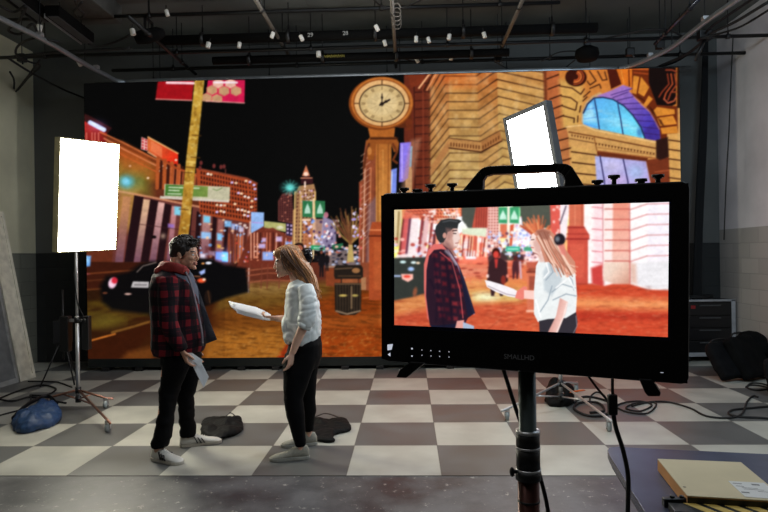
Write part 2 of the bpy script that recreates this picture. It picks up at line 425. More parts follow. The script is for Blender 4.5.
    P = [(195, 78), (204.5, 78), (201.5, 108), (197, 152), (190, 224), (184.5, 262), (174, 262), (180, 222), (187, 152), (192, 108)]
    C.poly(P, (206, 162, 60), .97, .5, (176, 124, 40), ((190, 80), (190, 250)))
    C.poly(P, (110, 70, 16), .6, .5, tex=(3.2, 5, .5, .85, 4)); C.poly(P, (244, 220, 130), .6, .5, tex=(4, 3, .55, .9, 9))
    for x, y in ((196, 135), (190, 167), (187, 172), (183, 209), (195, 157)): C.line([(x-4, y), (x+5, y+.8)], 1, (90, 56, 20), .8)
    # blue sign
    C.poly([(251, 212), (264, 212.5), (263.5, 234.5), (251, 233.5)], (150, 186, 240)); C.line([(252, 222.5), (263, 223)], .8, (190, 150, 220))
    C.line([(250.2, 222), (249.6, 250), (248.4, 292)], 1.5, (236, 196, 180))
    # low centre mass of houses, signs and lamps
    C.poly([(250, 234), (264, 226), (300, 238), (300, 268), (236, 268)], (110, 46, 32))
    for k in range(14): C.line([(251+k*3.2, 233), (251+k*3.1, 258)], 1.2, R.choice([(196, 110, 80), (64, 26, 22), (150, 70, 50), (230, 160, 130)]))
    C.poly([(264, 221), (286, 223.5), (286, 232), (264, 227.5)], (180, 178, 112)); C.ell(280, 227.5, 3.4, 1.6, (224, 220, 190))
    C.poly([(286, 223), (293, 224), (293, 240), (286, 238)], (44, 30, 60)); C.grid([(286, 223), (293, 224), (293, 240), (286, 238)], 2, 4, (220, 190, 230), .5, .5)
    C.line([(266, 230), (273, 229), (284, 236), (292, 238)], 2.6, (120, 54, 38))
    for x, y, w, h in ((262, 246, 3.4, 2.2), (268, 256, 5.5, 4.2), (279, 239, 3, 2.4), (289, 244, 3.5, 2.5), (264, 240, 2, 2), (285, 250, 3, 2)): C.poly([(x-w, y-h), (x+w, y-h), (x+w, y+h), (x-w, y+h)], R.choice([(190, 214, 255), (150, 186, 255), (214, 190, 240)]), .9, .8)
    C.speck([(236, 238), (300, 238), (300, 262), (236, 262)], 46, [(255, 210, 190), (150, 170, 250), (255, 160, 120), (210, 60, 50)], 1.1, .9, .85, 5)
    # towers
    C.poly([(278, 201), (282, 194), (292, 191), (294, 224), (278, 221)], (98, 50, 46)); C.grid([(279, 197), (293, 193), (293, 222), (279, 220)], 6, 11, (44, 20, 24), .45, .6)
    C.speck([(280, 192), (296, 190), (296, 222), (280, 222)], 12, [(230, 140, 110)], .8, .8, .8, 8)
    C.poly([(299, 186), (314, 184), (316, 192), (316, 248), (292, 248), (293, 210), (296, 208), (296, 192)], (168, 124, 84))
    C.grid([(297, 190), (315, 188), (315, 246), (293, 246)], 6, 15, (84, 44, 34), .42, .5)
    C.speck([(300, 186), (315, 186), (315, 204), (300, 204)], 18, [(255, 226, 214), (220, 180, 230)], 1.1, .9, .9, 6)
    for x in (295, 301, 315): C.line([(x, 192), (x-.6, 247)], 1.3, (232, 190, 120))
    C.poly([(301, 184), (301, 179), (304, 176), (309, 176), (313, 179), (313, 184)], (52, 22, 26)); C.line([(301, 178), (312, 178)], 1.2, (230, 150, 110), .8)
    C.poly([(302, 176), (306, 165), (310, 176)], (206, 120, 84)); C.ell(306, 174, 2.4, 2, (255, 214, 190)); C.line([(305, 182), (305, 187)], 1.6, (250, 220, 200))
    C.ell(290, 187.5, 6.5, 4.6, (70, 170, 160), .7, 4); C.ell(290, 187.5, 3.6, 3, (120, 226, 226), 1, 1.8)
    for k in range(6):
        t = k*math.pi/6; C.line([(290-8*math.cos(t), 187.5-8*math.sin(t)), (290+8*math.cos(t), 187.5+8*math.sin(t))], .7, (90, 210, 190), .45)
    # hung green flags
    for x0, x1, y0, y1 in ((302.5, 312.5, 200.5, 217.5), (315, 325, 200.5, 218)):
        C.poly([(x0, y0), (x1, y0+.6), (x1, y1), (x0, y1-.6)], (44, 116, 72)); xm = (x0+x1)/2
        C.poly([(xm-2.6, y0+9), (xm, y0+2.5), (xm+2.6, y0+9), (xm+3, y0+13), (xm-3, y0+13)], (190, 226, 206), .95)
    C.line([(313.6, 199), (313.2, 258)], 1.8, (236, 206, 160)); C.line([(303, 220), (312, 220)], 2, (240, 200, 170))
    C.poly([(303, 222), (313, 222), (313, 246), (303, 246)], (196, 110, 70), .6, .5); C.poly([(314, 219), (323, 219), (323, 246), (314, 246)], (210, 160, 140), .8, .5)
    C.poly([(323, 216), (336, 222), (336, 252), (320, 252)], (176, 160, 200), .8, .8)
    C.speck([(304, 220), (340, 220), (340, 254), (304, 254)], 80, [(210, 214, 255), (250, 220, 240), (70, 50, 90), (130, 170, 250), (230, 140, 130), (255, 250, 250)], 1.5, 1.4, .9, 12)
    C.ell(326, 215, 2.4, 3, (200, 120, 140), .9)
    C.poly([(311, 245), (325, 246), (325, 250.5), (311, 249.5)], (42, 150, 96)); C.line([(314, 247.6), (322, 248)], 1, (200, 240, 220))
    C.poly([(332, 245), (343, 243), (343, 248), (332, 250)], (40, 100, 70))
    C.poly([(325, 250), (362, 250), (362, 268), (325, 268)], (120, 104, 104)); C.speck([(325, 248), (362, 248), (362, 266), (325, 266)], 40, [(30, 24, 30), (210, 200, 210), (60, 60, 80), (190, 210, 250), (240, 120, 90)], 1.8, 1.1, .9, 15)
    C.poly([(326, 268), (378, 266), (378, 288), (326, 286)], (132, 62, 34)); C.line([(326, 267), (378, 265)], 1.2, (176, 130, 100))
    C.speck([(318, 246), (366, 244), (366, 262), (318, 262)], 46, [(255, 250, 250), (200, 214, 255), (24, 18, 24), (255, 190, 170), (150, 150, 180)], 1.6, 1.2, .9, 91)
    # bare tree
    C.poly([(347, 262), (349, 240), (352, 240), (354, 262)], (186, 160, 96))
    for k in range(54):
        t = -math.pi/2+R.uniform(-1.0, 1.0); L = R.uniform(18, 40); x0 = 350.5+R.uniform(-1.2, 1.2)
        xm, ym = x0+math.cos(t)*L*.45, 243+math.sin(t)*L*.5
        C.line([(x0, 244), (xm, ym), (xm+math.cos(t)*L*.3+R.uniform(-3, 3), ym-L*.42)], R.uniform(.6, 1.3), R.choice([(150, 116, 62), (120, 80, 44), (184, 140, 76), (108, 60, 40)]), .85)
    C.speck([(353, 212), (360, 212), (360, 238), (353, 238)], 22, [(240, 230, 255), (180, 160, 240)], 1.2, 1.1, 1, 4)
    # right street wall beside the clock
    C.poly([(366, 140), (384, 140), (384, 292), (362, 290), (359, 240), (359, 182), (363, 180), (363, 160)], (140, 70, 44))
    for x, c in ((361, (196, 96, 70)), (365, (236, 180, 150)), (368, (96, 40, 30)), (371, (214, 130, 84)), (375, (120, 56, 34))): C.line([(x, 168 if x > 364 else 184), (x-2, 262)], 1.2, c, .8)
    for k in range(16): C.line([(370, 150+k*6), (361, 156+k*6.2)], .8, (230, 180, 150), .6)
    C.poly([(368, 205), (377, 195), (377, 262), (366, 262)], (120, 110, 130), .5, 1.5)
    C.speck([(360, 186), (366, 186), (366, 250), (360, 250)], 12, [(250, 230, 240), (220, 60, 60)], 1, 1.1, .8, 5)
    C.poly([(375, 238), (384, 236), (384, 300), (375, 296)], (112, 48, 28)); C.line([(363, 298), (384, 296)], 1.2, (190, 110, 60), .7)
    # pedestrians
    def ped(x, y0, y1, w, body=(22, 18, 22), skin=(150, 80, 60), leg=1.):
        h = y1-y0
        C.ell(x, y0+h*.07, w*.22, h*.075, (30, 16, 14)); C.ell(x, y0+h*.09, w*.17, h*.055, skin)
        C.poly([(x-w*.2, y0+h*.16), (x+w*.2, y0+h*.16), (x+w*.5, y0+h*.27), (x+w*.46, y0+h*.55), (x+w*.3, y0+h*.58), (x-w*.3, y0+h*.58), (x-w*.46, y0+h*.55), (x-w*.5, y0+h*.27)], body)
        C.poly([(x-w*.3, y0+h*.5), (x+w*.3, y0+h*.5), (x+w*.28, y1), (x+w*.08, y1), (x, y0+h*.65), (x-w*.1, y1), (x-w*.28, y1)], body)
    ped(321.5, 250, 277, 7); ped(327, 252, 271, 5); ped(316, 254, 262, 5)
    ped(299, 243, 300, 23, (24, 20, 22), (170, 96, 70))
    C.poly([(296, 254), (302, 254), (300, 268), (298, 268)], (120, 30, 26))
    # rails and left cars
    for y in (268, 273, 280): C.line([(238, y+4), (268, y), (296, y+1)], 1.3, (176, 96, 66), .7)
    for x in (250, 262, 268, 280): C.line([(x, 264), (x-1, 288)], 1.2, (120, 60, 44), .8)
    def car():
        K = (9, 9, 11)
        C.poly([(100, 286), (106, 276), (128, 272), (140, 264), (152, 261), (176, 262), (178, 318), (112, 310), (102, 302)], K, .95, 2.5)
        C.line([(137, 272), (143, 266), (156, 262.5)], 1, (170, 150, 140), .7)
        C.ell(112.5, 283, 4, 5.4, (240, 200, 220), 1, .8, .3); C.ell(114.5, 280.5, 3, 3.2, (210, 40, 60), 1, .8)
        C.poly([(133, 281.5), (149, 281.8), (148.5, 287.8), (131, 287.4)], (196, 190, 190)); C.line([(135, 284.8), (146, 284.9)], 1.8, (120, 114, 116), .8)
        C.ell(128, 294, 3.4, 1, (200, 160, 150)); C.ell(105, 293, 2.4, 1, (110, 60, 40))
        C.poly([(186, 262), (198, 258), (212, 259), (224, 265), (246, 268), (249, 292), (226, 298), (206, 306), (186, 306)], K, .97, 1.6)
        C.poly([(199, 272), (205, 269), (205, 273), (201, 275)], (170, 190, 250), 1, .7); C.ell(208.5, 263, 3, 1.3, (240, 240, 255)); C.ell(203, 263.5, 1.6, .9, (240, 160, 90))
        C.ell(201.5, 280.5, 4, 2.2, (236, 84, 44), 1, .8); C.ell(204, 279.5, 1.6, 1.2, (255, 220, 190)); C.line([(186, 276), (200, 276.5)], .9, (210, 130, 90), .8)
        C.ell(208, 297, 3.6, 7, (30, 20, 16)); C.line([(208, 291), (210, 303)], 1, (110, 70, 40), .6)
    car()
    C.poly([(82.5, 255.5), (91, 256), (90, 266), (84, 267)], (110, 170, 236), 1, .8); C.ell(87, 260, 2.2, 3, (150, 206, 250), 1, 1); C.ell(87, 274, 3, .9, (130, 60, 60))
    C.ell(128, 182, 9, 7, (96, 150, 120), .55, 7); C.ell(126.5, 181.5, 5.5, 5, (84, 190, 230), .95, 4); C.ell(126, 181.5, 2.6, 2.4, (150, 226, 250), .95, 2)
    C.poly([(120, 150), (146, 158), (150, 176), (120, 172)], (196, 96, 40), .5, 5)
    # litter bin
    K = (34, 27, 22)
    C.poly([(334, 268), (336, 265), (361, 265), (363, 268), (363, 277), (361, 279), (335, 279), (334, 276)], K)
    C.ell(356, 270.5, 4, 2.6, (150, 104, 64)); C.line([(335, 269), (352, 268)], 1.2, (96, 74, 56)); C.line([(338, 276), (361, 276)], 1, (84, 60, 40))
    C.line([(341.5, 278), (341.5, 284)], 1.2, K); C.line([(358, 278), (358, 284)], 1.2, K)
    C.poly([(342, 279), (358, 279), (358, 283), (342, 283)], (150, 84, 50))
    C.poly([(334.5, 283), (361.5, 283), (361, 311), (355, 315), (341, 315), (335, 311)], K)
    for k in range(9): C.line([(337+k*2.9, 284), (337.3+k*2.8, 311)], .7, (92, 72, 52), .7)
    C.ell(343, 295.5, 4, 1.2, (196, 170, 90)); C.ell(355, 295.5, 3.2, 1.2, (170, 150, 80)); C.line([(351.5, 287), (351.5, 308)], 2, (130, 104, 76), .8)
    C.line([(336, 311), (347, 314), (360, 311)], 1.6, (140, 116, 92)); C.line([(335, 284), (361, 284)], 1, (110, 84, 60))
    C.poly([(361, 278), (366, 277), (366, 290), (361, 290)], (178, 130, 90), .8)
    # ---- right hand side: stone facade
    C.poly([(411, 60), (692, 60), (692, 300), (400, 300)], (196, 134, 72), col2=(190, 150, 96), g=((500, 80), (500, 190)))
    C.poly([(404, 60), (432, 60), (432, 300), (412, 300), (412, 170), (404, 140)], (104, 42, 26))
    for k in range(26): C.line([(415, 84+k*8.4), (431, 83+k*8.4)], 1, (50, 18, 16), .9)
    C.line([(414, 76), (416, 296)], 1, (60, 22, 16)); C.line([(423, 80), (424, 296)], 1.6, (140, 62, 40), .6)
    C.poly([(430, 60), (450, 60), (449.5, 190), (449.5, 296), (431, 288)], (186, 100, 50), .95, .6, (190, 150, 90), ((440, 80), (440, 190)))
    C.poly([(449, 60), (477, 60), (482, 296), (450, 296)], (204, 132, 66), .95, .6, (200, 168, 108), ((440, 80), (440, 195)))
    C.poly([(477, 60), (497, 60), (502, 300), (482, 294)], (188, 104, 48), .9, .6, (190, 140, 84), ((440, 80), (440, 190)))
    C.poly([(497, 60), (546, 60), (549, 300), (502, 300)], (212, 152, 84), .95, .6, (206, 164, 96), ((520, 80), (520, 190)))
    L = (58, 26, 14)
    for k in range(-2, 26):
        y = 84.6+8.55*k; bx_ = 476.8+(y-84)*.075
        if not 138 < y < 150:
            C.line([(445.2+min(4.5, (y-84)*.09), y), (bx_, y)], 1.3, L, .92)
            C.line([(bx_, y), (bx_+19.5, y-13.8)], 1.3, L, .92)
        C.line([(bx_+19.5, y-13.8), (547, y-2.6)], 1.3, L, .92)
        if y < 262: C.line([(445.2+min(4.5, (y-84)*.09), y), (429, y+25.5)], 1.2, L, .92)
    C.poly([(443, 60), (476, 60), (478, 90), (446, 88)], (214, 100, 40), .45, 3); C.poly([(449, 108), (547, 108), (547, 200), (449, 200)], (206, 176, 110), .22, 8); C.poly([(430, 84), (692, 88), (692, 300), (430, 300)], (190, 166, 96), .2, 5)
    C.poly([(430, 60), (692, 60), (692, 300), (430, 300)], (90, 50, 16), .3, 1, tex=(9, 6, .4, .9, 21)); C.poly([(430, 60), (692, 60), (692, 300), (430, 300)], (255, 226, 170), .28, 1, tex=(6, 9, .5, .95, 22))
    # frieze band
    C.poly([(449, 138), (481, 142), (481, 152), (449.5, 149)], (186, 132, 76)); C.poly([(481, 142), (500, 131), (502, 141), (482, 152)], (170, 112, 62)); C.poly([(431, 166), (449, 139), (449, 150), (431, 176)], (176, 120, 70))
    for k in range(11): C.line([(451+k*2.8, 143+k*.3), (451+k*2.8, 145.6+k*.3)], 1.3, (96, 52, 26))
    for k in range(7): C.line([(483+k*2.6, 146-k*1.6), (483+k*2.6, 148.6-k*1.6)], 1.2, (96, 52, 26))
    C.line([(449, 148), (481, 152), (502, 141)], 1.2, L); C.line([(449, 138), (480, 141.5), (500, 130.5)], 1, L, .7)
    C.poly([(405, 60), (432, 60), (421, 84), (411, 88)], (120, 48, 26)); C.line([(431, 72), (419, 88)], 1.8, (236, 170, 120)); C.line([(437, 72), (427, 90)], 1.4, (230, 150, 96)); C.line([(434, 72), (424, 90)], 1.6, L)
    # bay to the left of the arch
    T = (214, 152, 78)
    C.poly([(543, 60), (551, 60), (556, 300), (549, 300)], (112, 50, 26), .95, 1.2)
    C.poly([(546, 60), (558, 60), (564, 126), (568, 130), (572, 190), (576, 300), (554, 300)], (186, 98, 54), .95, .8, (186, 120, 70), ((555, 80), (560, 190)))
    C.poly([(558, 60), (692, 60), (692, 300), (577, 300), (572, 190), (568, 130), (564, 126)], (208, 116, 44), .97, .6, (206, 152, 84), ((640, 70), (600, 170)))
    C.poly([(559, 80), (582, 80), (584, 100), (578, 128), (563, 128)], (214, 170, 92), .8, 3)
    for k in range(14):
        y = 79+k*10.2+(k > 4)*1.5; xl_, xm_ = 547+k*1.3, 558.5+k*1.3 if k < 5 else 565+k*1.05
        C.line([(xl_, y), (xm_, y-4.4)], 1.5, L, .9)
    for pts in ([(559.6, 86), (572, 88), (580.7, 94.3), (584.3, 89)], [(561.4, 96), (570.8, 97.8), (577.2, 102.5), (575.7, 110)], [(562.6, 106), (574.9, 110.1)], [(563.2, 116), (574.3, 118.3), (574, 122.4)], [(580.7, 106), (579.6, 112)],
                [(583.7, 97), (590, 91.4)], [(590, 88.4), (599.5, 84.3), (601, 88)], [(587.2, 81.4), (590.1, 85), (596, 80.8), (589.5, 71)], [(597.7, 71.4), (602.4, 80.2), (607, 79.6), (604.8, 72)], [(583, 101), (587, 97)], [(578, 116), (577.6, 122)]):
        C.line(pts, 1.3, L, .9)
    C.line([(583, 121), (583.5, 112), (587, 103.5), (593, 97.5), (600, 94)], 3.4, (196, 164, 120), .9, .8)
    for k in range(9): C.line([(566+k*.2, 150+k*0), (566, 150)], .1, L, 0)
    # keystone and stones of the arch
    C.poly([(607, 69), (617, 69), (622, 84), (611, 89)], (74, 24, 14)); C.poly([(616.4, 69), (632, 69), (631.7, 87), (621.7, 84.3)], (214, 112, 34)); C.line([(628.8, 70), (629.4, 86)], 1.3, (96, 34, 14)); C.line([(621, 70), (624, 84)], .9, (240, 160, 70), .7)
    C.poly([(632, 69), (650, 69), (652, 86), (660, 104), (672, 106), (678, 106), (678, 150), (661, 140), (656, 124), (648, 109), (640, 101), (632, 95)], (104, 40, 16))
    O1 = (214, 134, 48)
    for q in ([(633.4, 75.5), (639.3, 76.7), (636.4, 94.3), (632.3, 93)], [(641, 76.7), (649.3, 87.3), (644, 96.6), (638, 93)], [(648.7, 95.5), (652.8, 99), (646.3, 107), (643.4, 104.8)], [(656.9, 107), (674.5, 109.5), (675, 114), (655.7, 116.6), (652, 112)],
              [(657, 118), (673, 115.6), (677, 124), (660, 126)], [(660.5, 128), (677, 126), (678, 133), (662, 134)]): C.poly(q, O1)
    for q in ([(633, 69), (650, 70)], [(634, 72.6), (648, 74)]): C.line(q, 1.2, (190, 80, 34), .8)
    for k in range(3): C.line([(638+k*1.6, 96.5+k*1), (642+k*1.6, 99.5+k)], .8, (60, 22, 12)); C.line([(650+k*1.5, 107+k*1.6), (653+k*1.5, 113+k*1.6)], .9, (60, 22, 12)); C.line([(658+k*1.4, 118+k), (661+k*1.4, 124+k)], .9, (60, 22, 12), .8)
    # soffit and glass
    C.poly([(596.6, 96), (610.6, 90.8), (622.9, 85), (632.3, 88.4), (629, 91), (634, 96.6), (641.6, 104.8), (649.8, 111.9), (655.7, 122), (659.2, 129), (660.4, 141), (645.4, 139.5), (641.3, 127.5), (632.5, 114.8), (624, 106), (612, 99)], (166, 120, 196), 1, .6, (74, 60, 176), ((612, 92), (648, 124)))
    C.poly([(655, 122), (659.2, 129), (660.4, 141), (645.4, 139.5), (643, 131)], (62, 44, 136), .8, 1.5)
    for (a, b) in (((611, 95), (632, 88.6)), ((613, 97.6), (628, 92)), ((617, 100.4), (634, 96.6)), ((622, 104), (641, 103)), ((628, 109), (647, 108.6)), ((633, 114.6), (652, 115)), ((637.6, 120.6), (656, 121.6)), ((641, 127), (659, 128.6)), ((643.6, 133), (660, 135))): C.line([a, b], .9, (52, 30, 96), .8)
    C.line([(634, 96.6), (641.6, 104.8), (649.8, 111.9), (655.7, 122), (659.2, 129)], 1.2, (206, 140, 120), .6)
    GL = [(583, 126), (583.4, 113), (587.5, 104), (594, 98), (603, 97.3), (613, 99.4), (624, 106), (632.6, 115), (641, 127.4), (645.2, 139)]
    C.poly(GL, (92, 176, 242), 1, .6, (110, 218, 246), ((590, 100), (630, 134)))
    C.poly([(583.5, 113), (592, 104), (594, 112), (597, 122), (583, 122)], (176, 232, 250), .8, 2); C.poly([(598, 106), (640, 128), (640, 134), (598, 120)], (186, 236, 250), .6, 3, tex=(12, 3, .3, .8, 3)); C.ell(640, 132, 3, 5, (60, 120, 190), .7, 1.5)
    C.line([(584, 110), (594, 108)], 1, (80, 130, 220), .7); C.line([(584, 119), (597, 117)], 1, (80, 140, 220), .6); C.line([(584, 124), (597, 127)], 1.6, (90, 150, 230), .6)
    C.line(GL[1:], 1.5, (34, 44, 84)); C.line([(594.3, 98), (597, 113), (599.8, 132)], 1.3, (40, 60, 110)); C.line([(617.5, 102), (620.5, 118), (623.5, 137)], 1.3, (40, 60, 110))
    # cornice and lower window
    C.poly([(566, 126), (583, 124), (594, 128.6), (656, 141), (658, 158), (597, 151), (571, 147)], (208, 156, 90)); C.line([(566, 127), (583, 125), (594, 130), (656, 142.4)], 1.3, (238, 196, 130)); C.line([(569, 132), (594, 136.4), (656, 148.4)], 1.4, (104, 56, 26), .9)
    for k in range(8): C.poly([(571+k*2.9, 134.4+k*.5), (573+k*2.9, 134.7+k*.5), (572+k*2.9, 136.8+k*.5)], (82, 42, 20))
    for k in range(19): C.poly([(595+k*3.2, 142.6+k*.56), (597.2+k*3.2, 143+k*.56), (596.1+k*3.2, 145.4+k*.56)], (82, 42, 20))
    C.line([(570, 138.6), (594, 143)], .9, L, .7); C.line([(594, 137), (597, 151)], 1.2, (130, 76, 36), .8); C.line([(598, 147.6), (655, 155)], .8, (150, 96, 50), .8)
    C.poly([(596.6, 150.5), (648, 158), (647, 162), (597, 156.4)], (104, 44, 22)); C.line([(597, 151), (655, 158)], 1.2, (150, 80, 40), .8)
    C.poly([(571, 146), (597, 151), (597, 178), (602, 300), (578, 300), (572, 190)], (210, 162, 92), .95, .6)
    for k in range(14):
        C.line([(571.5+k*.9, 151.7+k*10.6), (596+k*.7, 155+k*10.2)], 1.4, L, .9)
    C.poly([(595, 156), (646, 161.4), (652, 190), (656, 292), (603, 292)], (176, 180, 232), 1, .6, (180, 164, 220), ((600, 160), (640, 190))); C.ell(612, 166, 10, 6, (206, 196, 232), .7, 4); C.ell(636, 172, 8, 7, (170, 196, 240), .7, 4); C.ell(616, 180, 9, 5, (210, 170, 214), .5, 4)
    C.line([(600, 156), (604.5, 182), (609, 292)], 1.4, (56, 52, 100)); C.line([(623.3, 159.5), (628, 182), (634, 292)], 1.4, (56, 52, 100))
    C.poly([(646, 160), (669, 157), (674, 292), (656, 292), (652, 190)], (116, 50, 28), 1, .6); C.line([(655, 172), (671, 170)], 1.4, (170, 84, 50), .7)
    C.poly([(667, 134), (692, 132), (692, 292), (676, 292), (669, 160)], (214, 160, 88)); C.poly([(677, 106), (692, 106), (692, 300), (684, 300)], (206, 170, 110), .5, 1)
    for k in range(17): C.line([(669, 140+k*9.4), (684, 142+k*9.4)], 1.4, L, .85)
    C.poly([(656, 140), (668, 137), (669, 157), (660, 160), (656, 158)], (44, 22, 18), 1, .8)
    # consoles
    C.ell(576, 77.3, 10.8, 9.2, (56, 20, 12))
    for r, c in ((8.6, (150, 62, 30)), (6.2, (224, 120, 56)), (4.2, (190, 84, 40))): C.line([(575+r*math.cos(t*.35-1.1), 76.6+r*.9*math.sin(t*.35-1.1)) for t in range(0, 9)], 1.5, c)
    C.poly([(648.7, 66), (676, 66), (676, 104), (672, 106), (656.9, 105), (652, 92), (648.7, 82.6)], (22, 13, 12))
    for pts, c in (([(666, 70), (672, 70), (677, 72)], (150, 60, 36)), ([(667.4, 74), (669, 84), (662, 92), (659, 97)], (140, 52, 30)), ([(671, 74), (672.6, 84), (666, 93), (664, 99)], (176, 74, 40)), ([(674.6, 74), (676.4, 85), (670.6, 93), (668, 100)], (150, 60, 36)), ([(664, 99), (668, 103), (674, 101), (677, 96)], (190, 90, 60)), ([(672, 92), (678, 92)], (160, 70, 40))): C.line(pts, 1.4, c)
    C.poly([(677, 60), (692, 60), (692, 108), (677, 108)], (24, 14, 12), .9)
    # facade foot and pavement behind the monitor
    C.poly([(384, 288), (420, 286), (450, 290), (484, 291), (502, 297), (548, 294), (600, 300), (692, 306), (692, 376), (384, 376)], (188, 76, 32), 1, 1, (176, 60, 24), ((520, 292), (520, 360)))
    C.poly([(384, 304), (692, 310), (692, 330), (384, 324)], (222, 140, 78), .8, 6); C.poly([(384, 288), (692, 304), (692, 376), (384, 376)], (96, 30, 12), .5, 2, tex=(14, 2, .45, .9, 31))
    for x0, x1 in ((431, 449), (450, 483), (484, 502), (503, 548)): C.line([(x0, 262), (x1, 262)], 2, (230, 190, 140), .7)
    # purple neon
    C.poly([(400, 143), (411, 142), (411, 150), (408, 178), (403, 182), (399, 182)], (140, 120, 232)); C.line([(402, 145), (402, 178)], 1.4, (190, 170, 255)); C.line([(411.5, 147), (410.5, 166)], 2, (90, 190, 250)); C.poly([(390, 170), (397, 168), (396, 196), (389, 196)], (120, 140, 230)); C.line([(392, 172), (391, 192)], 1.4, (190, 210, 255))
    C.poly([(411, 140), (421, 138), (412, 186), (405, 200), (398, 200), (402, 184)], (196, 140, 110), .5, 2)
    # ---- clock
    O = (176, 98, 38); D = (74, 34, 14)
    C.poly([(375.5, 140), (391.5, 140), (390.5, 222), (376, 222)], (176, 104, 44), 1, .6, (196, 130, 62), ((376, 150), (384, 200))); C.line([(378, 142), (378, 222)], 1, (110, 56, 22), .7); C.line([(388.5, 142), (388, 222)], 1, (120, 60, 24), .7); C.line([(383, 150), (383, 220)], 1.4, (214, 146, 74), .6)
    C.poly([(372, 222), (395, 222), (397, 228), (400, 234), (400, 300), (369, 300), (369, 234)], (168, 74, 38)); C.line([(370, 230), (399, 230)], 1.4, (222, 130, 80)); C.line([(369, 236), (400, 236)], 1.6, (96, 36, 20)); C.poly([(374, 242), (395, 242), (395, 290), (374, 290)], (188, 92, 48), .7, 1)
    C.poly([(368, 128), (395, 128), (394, 137), (370, 137)], O); C.poly([(366, 142), (370, 137), (396, 137), (399, 143), (398, 152), (394, 152), (391, 144), (376, 144), (374, 160), (368, 160)], (150, 80, 32))
    C.line([(371, 138.5), (397, 138.5)], 2, D); C.line([(393, 144), (397, 152), (393, 160), (397, 163)], 2.2, (110, 52, 24)); C.line([(369, 144), (366, 154), (364, 168)], 2.4, (96, 46, 24)); C.ell(369.5, 151, 2.2, 4, (196, 122, 60))
    C.ell(402, 120, 10, 8, (92, 40, 18)); C.poly([(405, 118), (412, 120), (412, 129), (407, 131)], (110, 46, 22))
    C.ell(381, 103.5, 32.2, 26.6, (128, 62, 22)); C.ell(382, 102.5, 30.8, 25.4, (190, 110, 46)); C.ell(381.7, 103, 28.4, 23.8, (138, 70, 28))
    C.ell(381.7, 103, 27.2, 22.8, (226, 176, 116)); C.ell(382, 103.4, 23, 19, (52, 34, 20)); C.ell(382, 103.5, 22, 18, (206, 176, 122), 1, .5); C.ell(382, 103.6, 15, 12, (222, 196, 144), .8, 2)
    for k in range(4):
        t = k*math.pi/2; C.line([(382+23*math.cos(t), 103.4+19*math.sin(t)), (382+27.5*math.cos(t), 103.4+23*math.sin(t))], 1.1, (90, 60, 36))
    for k in range(12):
        t = k*math.pi/6; n = (3, 2, 1, 1, 2, 3, 2, 2, 2, 1, 3, 2)[k]
        for j in range(n):
            tt = t+(j-(n-1)/2)*.085
            C.line([(382+17*math.cos(tt), 103.5+13.8*math.sin(tt)), (382+20.4*math.cos(tt), 103.5+16.6*math.sin(tt))], .7, (110, 84, 52), .9)
        C.line([(382+6*math.cos(t), 103.5+5*math.sin(t)), (382+14*math.cos(t), 103.5+11.4*math.sin(t))], .5, (170, 140, 96), .6)
    C.line([(382, 106), (382, 94)], 1, (40, 28, 24)); C.ell(382, 97.5, 1.1, 1.6, (30, 22, 20)); C.line([(380, 105), (389.5, 99.8)], 1.8, (34, 24, 20)); C.ell(382, 103.8, 2, 1.8, (34, 24, 20)); C.ell(386, 101.6, 1.7, 1.4, (34, 24, 20))
    C.finish(.7, .15)
    return C
